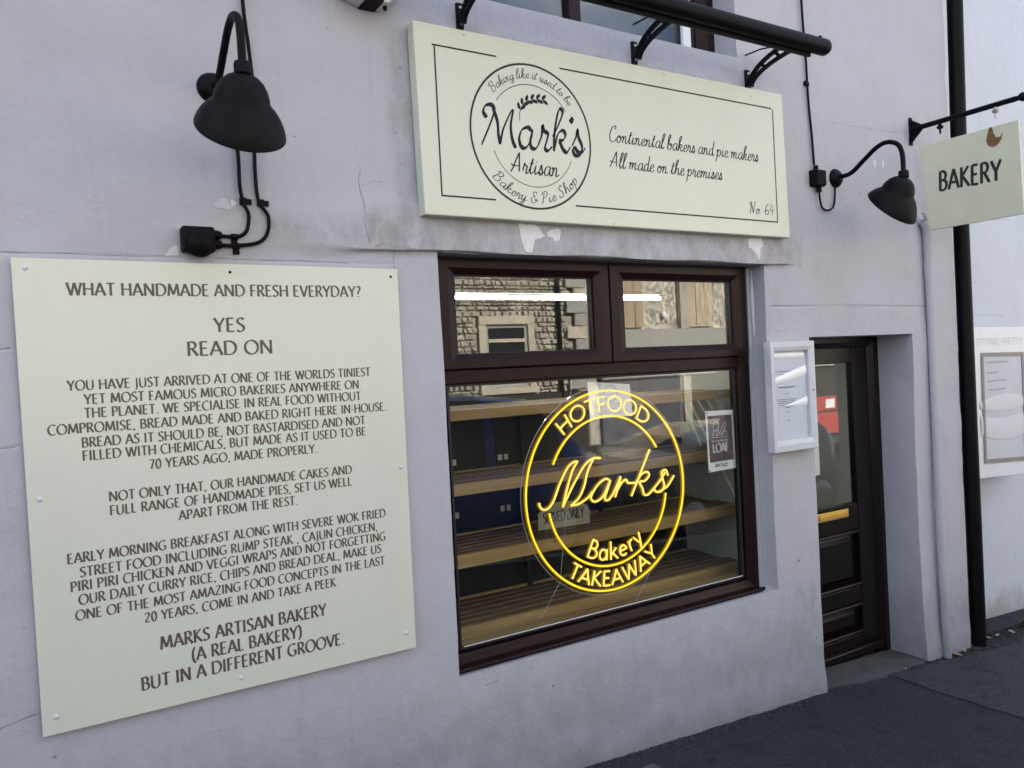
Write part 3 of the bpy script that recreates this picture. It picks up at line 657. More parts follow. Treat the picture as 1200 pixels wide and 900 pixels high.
# ------------------------------------------------------------------ shop window
win = empty('shop_window', (2.44, .12, WZ0), 'large dark rosewood framed shop window with two top lights, left of the door', 'window')
YF = .11
def frame_ring(name, x0, x1, z0, z1, wl, wr, wb, wt, y0, y1, parent, m=M['upvc'], bev=.006, slope=.018):
    """mitred frame with a face that slopes in towards the glass"""
    xi0, xi1, zi0, zi1 = x0 + wl, x1 - wr, z0 + wb, z1 - wt
    O = [(x0, z0), (x1, z0), (x1, z1), (x0, z1)]; I = [(xi0, zi0), (xi1, zi0), (xi1, zi1), (xi0, zi1)]
    mid = [((o[0] * .45 + i[0] * .55), (o[1] * .45 + i[1] * .55)) for o, i in zip(O, I)]
    rings = [[(p[0], y1, p[1]) for p in O], [(p[0], y0, p[1]) for p in O], [(p[0], y0, p[1]) for p in mid], [(p[0], y0 + slope, p[1]) for p in I], [(p[0], y1, p[1]) for p in I]]
    vs = sum(rings, []); fs = []
    for a in range(5):
        b = (a + 1) % 5
        for i in range(4):
            j = (i + 1) % 4; fs.append((a * 4 + i, b * 4 + i, b * 4 + j, a * 4 + j)[::-1])
    return MB().add(vs, fs).build(name, m, parent, bevel=bev, seg=2)
frame_ring('outer_frame', WX0 - .02, WX1 + .006, WZ0 - .012, WZ1 + .02, .075, .105, .085, .06, YF, .19, win, slope=.012)
box_obj('window_board', WX0 - .02, 3.585, .19, .335, WZ0 + .0, WZ0 + .05, M['wood'], win)
# bottom drip moulding
MB().prism([(WX0 + .002, WZ0 + .005), (3.425, WZ0 + .005), (3.425, WZ0 + .022), (WX0 + .002, WZ0 + .022)], YF - .03, YF - .001).build('drip_moulding', M['upvc'], win, bevel=.006)
tr = box_obj('transom', 1.53, 3.32, YF + .004, .188, 1.616, 1.679, M['upvc'], win, bevel=.006)
ca = frame_ring('casement', 1.515, 2.428, 1.68, 2.145, .097, .082, .063, .062, YF - .018, .17, win, bev=.005)
g1 = MB().box(1.61, 2.348, .135, .139, 1.741, 2.085).build('pane', M['glass'], ca)
cb = frame_ring('casement', 2.437, 3.370, 1.68, 2.145, .096, .095, .063, .066, YF - .018, .17, win, bev=.005)
MB().box(2.531, 3.277, .135, .139, 1.741, 2.082).build('pane', M['glass'], cb)
for c, (x0, x1, z0, z1) in ((ca, (1.608, 2.35, 1.739, 2.087)), (cb, (2.529, 3.279, 1.739, 2.084))):
    m = MB(); g = .008
    m.box(x0, x0 + g, .120, .132, z0, z1).box(x1 - g, x1, .120, .132, z0, z1).box(x0 + g, x1 - g, .120, .132, z0, z0 + g).box(x0 + g, x1 - g, .120, .132, z1 - g, z1)
    m.build('gasket', M['gasket'], c)
pane = MB().box(1.545, 3.292, .140, .145, .482, 1.62).build('pane', M['glass'], win)
m = MB(); g = .01; x0, x1, z0, z1 = 1.553, 3.288, .487, 1.616
m.box(x0, x0 + g, .125, .139, z0, z1).box(x1 - g, x1, .125, .139, z0, z1).box(x0 + g, x1 - g, .125, .139, z0, z0 + g).box(x0 + g, x1 - g, .125, .139, z1 - g, z1)
m.build('gasket', M['gasket'], win)
MB().tube([(1.57, .122, .500), (3.27, .122, .500)], .0025, 6).build('glazing_bead', M['seal'], win)
MB().tube([(3.416, .088, 2.135), (3.412, .090, 2.0), (3.418, .088, 1.80), (3.424, .09, 1.742)], [.007, .011, .011, .008], 8).build('sealant_strip', M['seal'], win)
MB().box(3.385, 3.408, .10, .13, .41, 2.15).build('jamb_filler', M['facade'], win)

# ------------------------------------------------------------------ upper window
uw = empty('upper_window', (2.2, .15, UZ0), 'upstairs window with dark frame above the shop sign, reflecting the sky', 'window')
frame_ring('outer_frame', UX0 - .02, UX1 + .01, UZ0 - .01, UZ1, .07, .13, .02, .08, .15, .22, uw)
box_obj('mullion', 2.315, 2.385, .145, .21, UZ0, UZ1 - .08, M['upvc'], uw, bevel=.006)
box_obj('sash_stile', 3.045, 3.10, .142, .165, UZ0, UZ1 - .08, M['white_pl'], uw, bevel=.004)
MB().box(1.34, 2.32, .175, .179, UZ0, UZ1 - .05).build('pane', M['glass'], uw)
MB().box(2.38, 3.18, .175, .179, UZ0, UZ1 - .05).build('pane', M['glass'], uw)
box_obj('blind', 1.35, 3.17, .24, .25, UZ0 - .01, UZ1, mat('dark_blind', (.03, .035, .05), .8), uw)

# ------------------------------------------------------------------ door
door = empty('shop_door', (4.2, .25, -.24), 'dark maroon shop door with tall glass pane and brass letter plate', 'door')
frame_ring('door_frame', DX0 - .02, DX1 + .008, -.42, DZ1 + .01, .075, .10, .02, .075, .23, .31, door, m=M['door'])
box_obj('stile', 3.83, 3.945, .252, .30, -.24, 1.703, M['door'], door, bevel=.005)
box_obj('stile', 4.475, 4.625, .252, .30, -.24, 1.703, M['door'], door, bevel=.005)
box_obj('top_rail', 3.946, 4.474, .254, .30, 1.605, 1.703, M['door'], door, bevel=.005)
box_obj('lock_rail', 3.946, 4.474, .254, .30, .56, .725, M['door'], door, bevel=.005)
box_obj('middle_rail', 3.946, 4.474, .254, .30, .10, .20, M['door'], door, bevel=.005)
box_obj('bottom_rail', 3.946, 4.474, .254, .30, -.24, -.10, M['door'], door, bevel=.005)
def raised(z0, z1):
    x0, x1 = 3.948, 4.472; a = .05
    O = [(x0, z0), (x1, z0), (x1, z1), (x0, z1)]; I = [(x0 + a, z0 + a), (x1 - a, z0 + a), (x1 - a, z1 - a), (x0 + a, z1 - a)]
    J = [(x0 + a * 1.35, z0 + a * 1.35), (x1 - a * 1.35, z0 + a * 1.35), (x1 - a * 1.35, z1 - a * 1.35), (x0 + a * 1.35, z1 - a * 1.35)]
    vs = [(p[0], .285, p[1]) for p in O] + [(p[0], .275, p[1]) for p in I] + [(p[0], .262, p[1]) for p in J]
    fs = []
    for k in (0, 4):
        for i in range(4): fs.append((k + i, k + (i + 1) % 4, k + 4 + (i + 1) % 4, k + 4 + i))
    fs.append((8, 9, 10, 11))
    MB().add(vs, fs).build('panel', M['door'], door, bevel=.003)
raised(.20, .56); raised(-.10, .10)
for z in (.545, .215, .085, -.085): MB().tube([(3.95, .256, z), (4.47, .256, z)], .011, 8).build('moulding', M['door'], door)
box_obj('weather_bar', 3.84, 4.62, .215, .255, -.215, -.165, M['door'], door, bevel=.01)
lb = box_obj('letter_plate', 4.05, 4.364, .240, .253, .650, .702, M['brass'], door, bevel=.004)
box_obj('flap', 4.075, 4.34, .234, .241, .660, .690, M['brass'], lb, bevel=.003)
MB().box(3.94, 4.48, .272, .276, .72, 1.61).build('pane', M['glass'], door)
paperdoor = box_obj('door_notice', 3.97, 4.16, .282, .284, .93, 1.30, M['paper'], None, bevel=0)
tag(paperdoor, 'white paper notice taped inside the door glass beside the menu case', 'notice')

# ------------------------------------------------------------------ long shop sign
sg = empty('shop_sign', (2.5, -.03, 2.29), "long cream shop sign with round Mark's Artisan Bakery & Pie Shop logo and No. 64", 'sign')
Sx0, Sx1, Sz0, Sz1, Sy = 1.400, 3.546, 2.292, 3.050, -.062
MB().prism([(Sx0 + .004, Sz0), (Sx1 + .008, Sz0 + .003), (Sx1 - .008, Sz1 + .003), (Sx0 - .006, Sz1 - .003)], Sy, -.004).build('sign_panel', M['sign'], sg, bevel=.004)
def hline(mb, x0, x1, z, t, y, step=0): mb.add([(x0, y, z - t), (x1, y, z - t), (x1, y, z + t), (x0, y, z + t)], [(0, 1, 2, 3)])
def vline(mb, z0, z1, x, t, y): mb.add([(x - t, y, z0), (x + t, y, z0), (x + t, y, z1), (x - t, y, z1)], [(0, 1, 2, 3)])
Yp = Sy - .0006
m = MB(); t = .0034
hline(m, 1.471, 1.768, 2.966, t, Yp); vline(m, 2.371 + t, 2.966 - t, 1.482, t, Yp); hline(m, 1.479, 1.732, 2.371, t, Yp)
hline(m, 2.088, 3.45, 2.967, t, Yp); vline(m, 2.374 + t, 2.967 - t, 3.459, t, Yp); hline(m, 2.141, 3.462, 2.373, t, Yp)
m.build('border_line', M['ink'], sg)
def arc_ring(mb, cx, cz, r, t, a0, a1, y, n=72):
    vs = []
    for i in range(n + 1):
        a = math.radians(a0 + (a1 - a0) * i / n)
        vs += [(cx + (r - t) * math.cos(a), y, cz + (r - t) * math.sin(a)), (cx + (r + t) * math.cos(a), y, cz + (r + t) * math.sin(a))]
    mb.add(vs, [(2 * i, 2 * i + 1, 2 * i + 3, 2 * i + 2) for i in range(n)])
LC = (1.9325, 2.652)
m = MB(); arc_ring(m, *LC, .305, .0044, 0, 360, Yp); m.build('logo_ring', M['ink'], sg)
m = MB(); arc_ring(m, *LC, .220, .0016, 36, 143, Yp, 40); m.build('logo_arc', M['ink'], sg); m = MB(); arc_ring(m, *LC, .213, .0014, 201, 337, Yp, 40); m.build('logo_arc', M['ink'], sg)
def text_line(name, text, font, x, z, h, parent, m, y, tk, tn, nib=.35, width=None, slant=0., rot=0., track=0., flare=.12, label=None):
    st, wd = layout(text, font, track); s = h; sx = s if width is None else width / wd
    ca_, sa = math.cos(rot), math.sin(rot)
    def fn(u, v):
        a, b = u * sx + v * slant * s, v * s
        return (x + a * ca_ - b * sa, z + a * sa + b * ca_)
    mb = MB(); ribbon(mb, st, fn, tk * s, tn * s, nib, sheet(y), flare=flare)
    return mb.build(name, m, parent, label=label)
def arc_text(name, text, font, c, R, h, a_mid, parent, m, y, tk, tn, nib=.35, span=None, slant=0., bottom=False, track=0., label=None):
    st, wd = layout(text, font, track); k = h if span is None else math.radians(span) * R / wd
    out = []
    def fn(u, v):
        du = (u - wd / 2) * k / R + v * slant * h / R
        if bottom: a = math.radians(a_mid) + du; r = R - v * h
        else: a = math.radians(a_mid) - du; r = R + v * h
        return (c[0] + r * math.cos(a), c[1] + r * math.sin(a))
    mb = MB(); ribbon(mb, st, fn, tk * h, tn * h, nib, sheet(y)); return mb.build(name, m, parent, label=label)
arc_text('lettering', 'Baking like it used to be', SCR, LC, .247, .040, 89, sg, M['ink_blue'], Yp, .085, .04, span=101, slant=.10, label='"Baking like it used to be" curved script')
arc_text('lettering', 'Bakery & Pie Shop', SCR, LC, .282, .048, -88, sg, M['ink_blue'], Yp, .085, .04, span=103, slant=.10, bottom=True, label='"Bakery & Pie Shop" curved script')
text_line('lettering', 'Artisan', SCR, 1.812, 2.493, .084, sg, M['ink_blue'], Yp, .085, .04, width=.245, slant=.12, label='"Artisan" script')
# big Mark's, drawn stroke by stroke in the sheet's own metres (origin at the M's foot)
def P2(pts): return [(p[0], p[1]) for p in pts]
BIG = {  # in tenths of cap height
 'M1': [(.17, .66), (.10, .80), (.16, .96), (.30, 1.0), (.36, .86), (.24, .50), (.02, -.04)],
 'M2': [(.335, .93), (.42, .60), (.43, .28), (.46, .03)],
 'M3': [(.46, .03), (.55, .42), (.74, .86), (.82, .97)],
 'M4': [(.82, .96), (.74, .55), (.76, .20), (.83, -.02)],
 'a1': [(1.24, .48), (1.16, .56), (1.00, .46), (.93, .22), (.98, .03), (1.10, .04), (1.22, .26), (1.27, .52)],
 'a2': [(1.28, .50), (1.21, .25), (1.22, .06), (1.32, .03), (1.42, .16)],
 'r1': [(1.40, .14), (1.50, .40), (1.53, .66), (1.57, .53), (1.66, .46), (1.63, .30), (1.57, .08), (1.64, .02), (1.76, .14)],
 'k1': [(1.78, .40), (1.93, .70), (2.06, 1.02), (2.06, 1.14), (1.98, 1.14), (1.90, .86), (1.82, .40), (1.80, .02)],
 'k2': [(1.82, .12), (1.92, .48), (2.05, .60), (2.12, .50), (2.06, .36), (1.94, .32)],
 'k3': [(1.95, .32), (2.04, .10), (2.14, .04), (2.24, .20)],
 'q': [(2.30, .95), (2.26, .84)],
 's1': [(2.28, .22), (2.40, .48), (2.45, .68), (2.47, .48), (2.55, .24), (2.50, .02), (2.36, -.02), (2.30, .10), (2.34, .22)],
 's2': [(2.34, .21), (2.44, .08), (2.56, .10), (2.64, .22)],
}
mb = MB(); H = .176
ribbon(mb, [('C', C_(*v, n=8)) for k, v in BIG.items() if k != 'q'], lambda u, v: (1.672 + u * H * 1.155, 2.598 + v * H * .93), .0205, .006, 1.0, sheet(Yp), flare=0)
ribbon(mb, [('C', [(2.28, .97), (2.31, .95), (2.29, .88), (2.26, .84)])], lambda u, v: (1.672 + u * H * 1.155, 2.598 + v * H * .93), .028, .022, 1.0, sheet(Yp), flare=0)
mb.build('lettering', M['ink_blue'], sg, label='large "Mark\'s" brush script')
# wheat ear
mb = MB(); stem = crv([(1.868, 2.712), (1.872, 2.752), (1.90, 2.790), (1.95, 2.810), (2.005, 2.814)], 6)
ribbon(mb, [('C', [(p.x, p.y) for p in stem])], lambda u, v: (u, v), .003, .002, 0, sheet(Yp))
def leafp(x, z, a, l_, w_, k):
    d = Vector((math.cos(a), math.sin(a))); n_ = Vector((-d.y, d.x)); o = Vector((x, z))
    ps = [o, o + d * l_ * .35 + n_ * w_, o + d * l_ * .7 + n_ * w_ * .8, o + d * l_, o + d * l_ * .7 - n_ * w_ * .5, o + d * l_ * .3 - n_ * w_ * .4]
    mb.add([(p.x, Yp - .0001 - k * 2e-5, p.y) for p in ps], [tuple(range(6))])
for i in range(6):
    q = stem[min(len(stem) - 1, 7 + i * 3)]; d = stem[min(len(stem) - 1, 8 + i * 3)] - stem[6 + i * 3 if 6 + i * 3 < len(stem) - 1 else -2]
    a = math.atan2(d.y, d.x)
    leafp(q.x, q.y, a + .80, .036, .0105, i); leafp(q.x, q.y, a - .45, .036, .0105, i + 6)
mb.build('wheat_emblem', M['ink_blue'], sg)
text_line('lettering', 'Continental bakers and pie makers', SCR, 2.345, 2.678, .072, sg, M['ink_blue'], Yp, .085, .045, width=.985, slant=.14, label='"Continental bakers and pie makers" script')
text_line('lettering', 'All made on the premises', SCR, 2.345, 2.562, .072, sg, M['ink_blue'], Yp, .085, .045, width=.715, slant=.14, label='"All made on the premises" script')
text_line('lettering', 'No. 64', SCR, 3.245, 2.407, .060, sg, M['ink_blue'], Yp, .085, .05, width=.19, slant=.10, label='"No. 64" script')
for (x, z) in ((1.62, 3.03), (2.70, 3.035), (3.30, 3.01), (2.35, 2.305)): MB().lathe([(0, .0015), (.004, .001), (.005, 0)], (x, Sy, z), (0, -1, 0), 10).build('nail_head', M['steel'], sg)

# ------------------------------------------------------------------ wall notice board
bd = empty('notice_board', (.65, -.01, .6), 'large cream board of brown capitals beginning WHAT HANDMADE AND FRESH EVERYDAY, left of the window', 'sign')
By = -.020
MB().prism([(.022, .606), (1.286, .600), (1.292, 2.080), (.014, 2.086)], By, By + .006).build('board_panel', M['board'], bd, bevel=.0015)
LINES = [
 ('WHAT HANDMADE AND FRESH EVERYDAY?', 78.3, 345, 423, 349, 0), ('YES', 251, 388.5, 287.5, 389, 1), ('READ ON', 219.6, 416.7, 320, 414.6, 1),
 ('YOU HAVE JUST ARRIVED AT ONE OF THE WORLDS TINIEST', 79, 457.5, 434, 440.8, 2), ('YET MOST FAMOUS MICRO BAKERIES ANYWHERE ON', 98.8, 473, 420.8, 455.8, 2),
 ('THE PLANET. WE SPECIALISE IN REAL FOOD WITHOUT', 99, 489.6, 423, 469, 2), ('COMPROMISE, BREAD MADE AND BAKED RIGHT HERE IN-HOUSE.', 56, 509, 453, 482, 2),
 ('BREAD AS IT SHOULD BE, NOT BASTARDISED AND NOT', 96, 524, 428, 497.5, 2), ('FILLED WITH CHEMICALS, BUT MADE AS IT USED TO BE', 97, 540, 429, 510, 2), ('70 YEARS AGO, MADE PROPERLY.', 175, 549, 372, 531, 2),
 ('NOT ONLY THAT, OUR HANDMADE CAKES AND', 128, 587.5, 412.5, 555, 2), ('FULL RANGE OF HANDMADE PIES, SET US WELL', 129, 604, 412.5, 568.8, 2), ('APART FROM THE REST.', 210, 609, 349, 591.7, 2),
 ('EARLY MORNING BREAKFAST ALONG WITH SEVERE WOK FRIED', 79, 661, 452, 605.8, 2), ('STREET FOOD INCLUDING RUMP STEAK , CAJUN CHICKEN,', 94, 676, 442.5, 621.7, 2),
 ('PIRI PIRI CHICKEN AND VEGGI WRAPS AND NOT FORGETTING', 83, 693.8, 452, 633, 2), ('OUR DAILY CURRY RICE, CHIPS AND BREAD DEAL, MAKE US', 92.5, 708, 447, 648, 2),
 ('ONE OF THE MOST AMAZING FOOD CONCEPTS IN THE LAST', 88.8, 726.7, 451, 662, 2), ('20 YEARS, COME IN AND TAKE A PEEK', 169.6, 729, 393.8, 687.5, 2),
 ('MARKS ARTISAN BAKERY', 188, 761, 382.5, 721, 3), ('(A REAL BAKERY)', 225, 773.8, 354, 747.5, 3), ('BUT IN A DIFFERENT GROOVE.', 166, 809, 404, 755, 3)]
CAPH = {0: .0405, 1: .048, 2: .0315, 3: .043}
def on_board(px, py):      # measured lettering positions turned once into board metres
    d = f_ + r_ * ((px - 600) / 940) + u_ * ((450 - py) / 940); t = (2.9 + By) / d.y
    return d.x * t, 1.66 + d.z * t
for (txt, xa, ya, xb, yb, c) in LINES:
    a = on_board(xa, ya); b = on_board(xb, yb); h = CAPH[c]
    text_line('lettering', txt, CAPS, a[0], (a[1] + b[1]) / 2, h, bd, M['brown_ink'], By - .0006, .190, .080, nib=.3, width=b[0] - a[0], track=.07, label='line of capitals reading "%s"' % txt)
for (x, z) in ((.05, 2.055), (.66, 2.055), (1.262, 2.05), (.052, 1.34), (1.262, 1.31), (.062, .66), (.62, .645), (1.248, .665)):
    s_ = M['seal'] if z < 2.0 or x < .1 else M['black_plastic']
    q_ = 1 if s_ is M['seal'] else .6
    MB().lathe([(0, .005), (.005 * q_, .0045), (.0075 * q_, .002), (.008 * q_, 0)], (x, By, z), (0, -1, 0), 14).build('screw_cap', s_, bd, smooth=60)

# ------------------------------------------------------------------ neon sign
ne = empty('neon_sign', (2.436, .165, .57), 'round glowing yellow neon sign reading HOTFOOD Marks Bakery TAKEAWAY hung inside the window', 'neon sign')
NC = (2.436, 1.058); Ny = .172; tr_ = .0058
disc = MB(); n = 96
vs = [(NC[0] + .506 * math.cos(2 * PI * i / n), y, NC[1] + .506 * math.sin(2 * PI * i / n)) for y in (Ny + .010, Ny + .014) for i in range(n)]
disc.add(vs, [tuple(range(n)), tuple(range(n, 2 * n))[::-1]] + [(i, (i + 1) % n, n + (i + 1) % n, n + i) for i in range(n)])
disc.v = [(a, b + .008, c) for a, b, c in disc.v]
disc.build('acrylic_backing', M['acrylic'], ne)
MB().tube([(NC[0] + .506 * math.cos(2 * PI * i / n), Ny + .012, NC[1] + .506 * math.sin(2 * PI * i / n)) for i in range(n)], .0017, 5, closed=True).build('acrylic_edge', mat('polished_acrylic_edge', (.55, .5, .4), .3), ne)
def ntube(paths, name='neon_tube', label=None, r=tr_ * .77):
    mb = MB()
    for p in paths: mb.tube([(q[0], Ny, q[1]) for q in p], r, 8)
    o = mb.build(name, M['neon_pale' if 'lettering' in name else 'neon'], ne, smooth=60, label=label)
    m2 = MB()
    for p in paths: m2.tube([(q[0], Ny + r * 1.8, q[1]) for q in p], r * 1.75, 8)
    m2.build('silicone_body', M['silicone'], o, smooth=60)
    return o
ntube([E_(*NC, .485, .485, 0, 359.9, 100)], label='outer ring')
ntube([E_(*NC, .362, .362, 30, 154, 50)], label='upper inner arc'); ntube([E_(*NC, .366, .366, 190, 351, 60)], label='lower inner arc')
def arc_neon(text, font, R, h, a_mid, span, bottom, label):
    st, wd = layout(text, font, .05); k = math.radians(span) * R / wd; ps = []
    for kind, pts in st:
        if kind == 'L' and len(pts) == 2: pts = [tuple(Vector(pts[0]).lerp(Vector(pts[1]), t)) for t in (0, .33, .66, 1)]
        o = []
        for u, v in pts:
            du = (u - wd / 2) * k / R
            a = math.radians(a_mid) + (du if bottom else -du); r = R + (-v * h if bottom else v * h)
            o.append((NC[0] + r * math.cos(a), NC[1] + r * math.sin(a)))
        ps.append(o)
    ntube(ps, 'neon_lettering', label, .0046)
arc_neon('HOTFOOD', CAPS, .386, .072, 91, 82, False, '"HOTFOOD" in neon')
arc_neon('TAKEAWAY', CAPS, .462, .072, -88.5, 76, True, '"TAKEAWAY" in neon')
arc_neon('Bakery', PRINT, .338, .088, -86, 66, True, '"Bakery" in neon')
MK = [[(182, 398), (190, 425), (212, 443), (245, 432), (280, 380), (320, 270), (370, 165), (410, 125), (440, 118)],
      [(440, 118), (405, 180), (375, 280), (355, 360), (340, 425)],
      [(340, 425), (380, 340), (430, 240), (490, 140), (545, 98), (592, 96)],
      [(545, 100), (505, 190), (485, 280), (450, 360), (395, 415)],
      [(395, 415), (450, 402), (510, 360), (540, 320)],
      [(660, 250), (630, 235), (580, 270), (540, 330), (530, 368), (560, 388), (610, 350), (660, 245)],
      [(660, 245), (635, 320), (622, 365), (642, 378), (680, 330), (728, 218)],
      [(728, 218), (712, 290), (690, 358)], [(700, 320), (735, 262), (765, 240), (778, 262), (830, 262)],
      [(922, 38), (880, 145), (840, 250), (800, 350)],
      [(830, 262), (868, 205), (905, 188), (918, 212), (890, 248), (855, 256), (875, 300), (885, 338), (912, 340), (950, 300), (1000, 235), (1025, 190)],
      [(1045, 212), (1030, 175), (1003, 190), (1008, 230), (1020, 280), (1000, 318), (965, 320), (950, 298)],
      [(985, 322), (1040, 285), (1085, 212)]]
def on_neon(u, v):
    px, py = 600 + u / 5.714, 520 + v / 5.714
    d = f_ + r_ * ((px - 600) / 940) + u_ * ((450 - py) / 940); t = (2.9 + Ny) / d.y
    return d.x * t, 1.66 + d.z * t
ntube([[tuple(q[:2]) for q in crv([on_neon(*p) for p in s_], 6)] for s_ in MK], 'neon_lettering', '"Marks" in flowing neon script', .0049)
MB().tube([(2.12, .182, .66), (2.09, .20, .60), (2.06, .215, .545), (2.03, .225, .50)], .0016, 5).build('cable', M['seal'], ne)
MB().tube([(2.70, .182, .64), (2.67, .20, .58), (2.64, .215, .52), (2.61, .225, .47)], .0016, 5).build('cable', M['seal'], ne)
MB().tube([(2.20, .19, 1.02), (2.17, .20, .86), (2.14, .20, .68)], .0013, 5).build('cable', M['seal'], ne)
for s_ in (-.2, .22): MB().tube([(NC[0] + s_, .184, NC[1] + .44), (NC[0] + s_ * .9, .182, 1.66)], .0012, 5).build('hanging_wire', M['steel'], ne)
pp = empty('taped_sheet', (2.46, .15, 1.4), 'thin white paper sheet taped over the top of the neon sign', 'paper')
MB().prism([(2.339, 1.409), (2.604, 1.410), (2.594, 1.567), (2.330, 1.593)], .1708, .1712).build('sheet', M['paper'], pp)
mb = MB(); arc_ring(mb, 2.470, 1.528, .040, .0016, 0, 360, .1702, 30); arc_ring(mb, 2.470, 1.528, .028, .0008, 20, 160, .1702, 20)
for i in range(7): hline(mb, 2.365, 2.57 - .03 * (i % 3), 1.476 - i * .011, .0009, .1702)
mb.build('print', M['paper_mark'], pp)

# poster in the corner of the window
ps = empty('loaf_poster', (3.2, .15, 1.07), 'small white poster with mauve LOAF panel taped inside the shop window', 'poster')
MB().prism([(3.086, 1.074), (3.300, 1.078), (3.298, 1.392), (3.080, 1.398)], .1490, .1496).build('sheet', M['paper'], ps)
MB().prism([(3.098, 1.124), (3.276, 1.126), (3.272, 1.368), (3.092, 1.371)], .1484, .1488).build('mauve_panel', M['mauve'], ps)
mb = MB(); sh = sheet(.1480)
ribbon(mb, [('C', C_((3.125, 1.262), (3.135, 1.285), (3.15, 1.29), (3.165, 1.275), (3.150, 1.265), (3.175, 1.262))), ('C', C_((3.135, 1.285), (3.133, 1.32), (3.15, 1.338), (3.17, 1.325), (3.165, 1.30), (3.15, 1.29))), ('C', C_((3.165, 1.30), (3.185, 1.268), (3.21, 1.29), (3.228, 1.318), (3.215, 1.328), (3.175, 1.268))), ('C', C_((3.19, 1.262), (3.22, 1.285), (3.235, 1.262)))], lambda u, v: (u, v), .004, .003, 0, sh)
hline(mb, 3.115, 3.245, 1.254, .0015, .1480)
mb.build('drawing', M['mauve_light'], ps)
text_line('lettering', 'LOAF', CAPS, 3.122, 1.175, .046, ps, M['mauve_light'], .1480, .26, .10, width=.118, label='"LOAF"')
text_line('lettering', 'BRONZE', CAPS, 3.135, 1.096, .017, ps, M['ink_black'], .1484, .2, .12, width=.095, label='"BRONZE"')
mb = MB()
for i in range(11): vline(mb, 1.229, 1.243 - .003 * (i % 3), 3.120 + i * .0115, .0028, .1480)
mb.build('small_print', M['mauve_light'], ps)
for (x, z) in ((3.093, 1.387), (3.290, 1.385), (3.294, 1.084), (3.094, 1.082)): MB().lathe([(0, .002), (.004, .0018), (.0045, 0)], (x, .1488, z), (0, -1, 0), 8).build('pin', M['ink_black'], ps)

# ------------------------------------------------------------------ bread shelves inside
rk = empty('bread_rack', (2.45, .6, -.3), 'open pine bread shelving with slatted shelves standing behind the shop window', 'shelves')
levels = [(1.444, 1.493), (1.096, 1.150), (.760, .822), (.424, .486)]
for i, (z0, z1) in enumerate(levels):
    box_obj('shelf_edge', 1.20, 3.585, .385, .410, z0, z1, M['wood'], rk, bevel=.003)
    box_obj('shelf_back_rail', 1.20, 3.585, .835, .855, z0, z1, M['wood'], rk, bevel=.003)
    first = None
    for k in range(6):
        y = .418 + k * .069; off = .012 * ((k * 7 + i * 3) % 4)
        s_ = MB().box(1.22, 3.585 - off, y, y + .047, z1 - .022, z1 - .004).build('slat', M['slat'], rk, bevel=.002)
    box_obj('shelf_bearer', 1.205, 1.225, .412, .834, z0, z1 - .024, M['wood'], rk)
box_obj('side_panel', 3.590, 3.608, .205, .86, -.3, 1.62, mat('cream_panel', (.52, .52, .46), .6, var=.06), rk)
box_obj('side_panel', 1.165, 1.195, .385, .86, -.3, 1.62, M['wood'], rk)
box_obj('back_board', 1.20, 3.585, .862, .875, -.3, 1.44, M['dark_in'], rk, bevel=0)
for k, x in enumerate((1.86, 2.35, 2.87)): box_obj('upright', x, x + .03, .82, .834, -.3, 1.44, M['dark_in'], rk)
for (z, x0) in ((1.18, 1.9), (.90, 1.9), (.86, 2.6)):
    for k in range(2): MB().box(x0 + .32 * k, x0 + .32 * k + .025, .855, .861, z, z + .03).box(x0 + .32 * k + .04, x0 + .32 * k + .062, .855, .861, z, z + .03).build('label_holder', M['seal'], rk)
# things left on the shelves
sc = empty('served_daily_card', (2.3, .44, .826), 'arched cream card reading SERVED DAILY standing on the third shelf', 'card')
MB().prism([(2.14, .875), (2.455, .868), (2.460, .93), (2.445, .962), (2.40, .985), (2.32, 1.0), (2.24, .998), (2.18, .985), (2.145, .955)][::1], .372, .376).build('card', mat('cream_card', (.36, .35, .29), .7), sc)
text_line('lettering', 'SERVED DAILY', CAPS, 2.172, .905, .052, sc, M['ink_black'], .3715, .14, .10, width=.25, label='"SERVED DAILY"')
mb = MB().box(2.24, 2.25, .377, .384, .80, .99)
mb.build('prop', M['wood'], sc)
# ceiling tube
tl = empty('ceiling_tube_light', (3.0, 1.25, 2.12), 'long white fluorescent ceiling tube glowing inside the shop', 'light')
MB().tube([(1.8, 1.20, 2.105), (3.765, 1.20, 2.105)], .0115, 12).build('tube', M['tube'], tl)
MB().box(1.78, 3.785, 1.18, 1.22, 2.128, 2.150).build('batten', M['in_dark_wall'], tl)
for x in (2.0, 3.5): MB().tube([(x, 1.2, 2.165), (x, 1.2, 2.455)], .004, 6).build('hanger', M['steel'], tl)

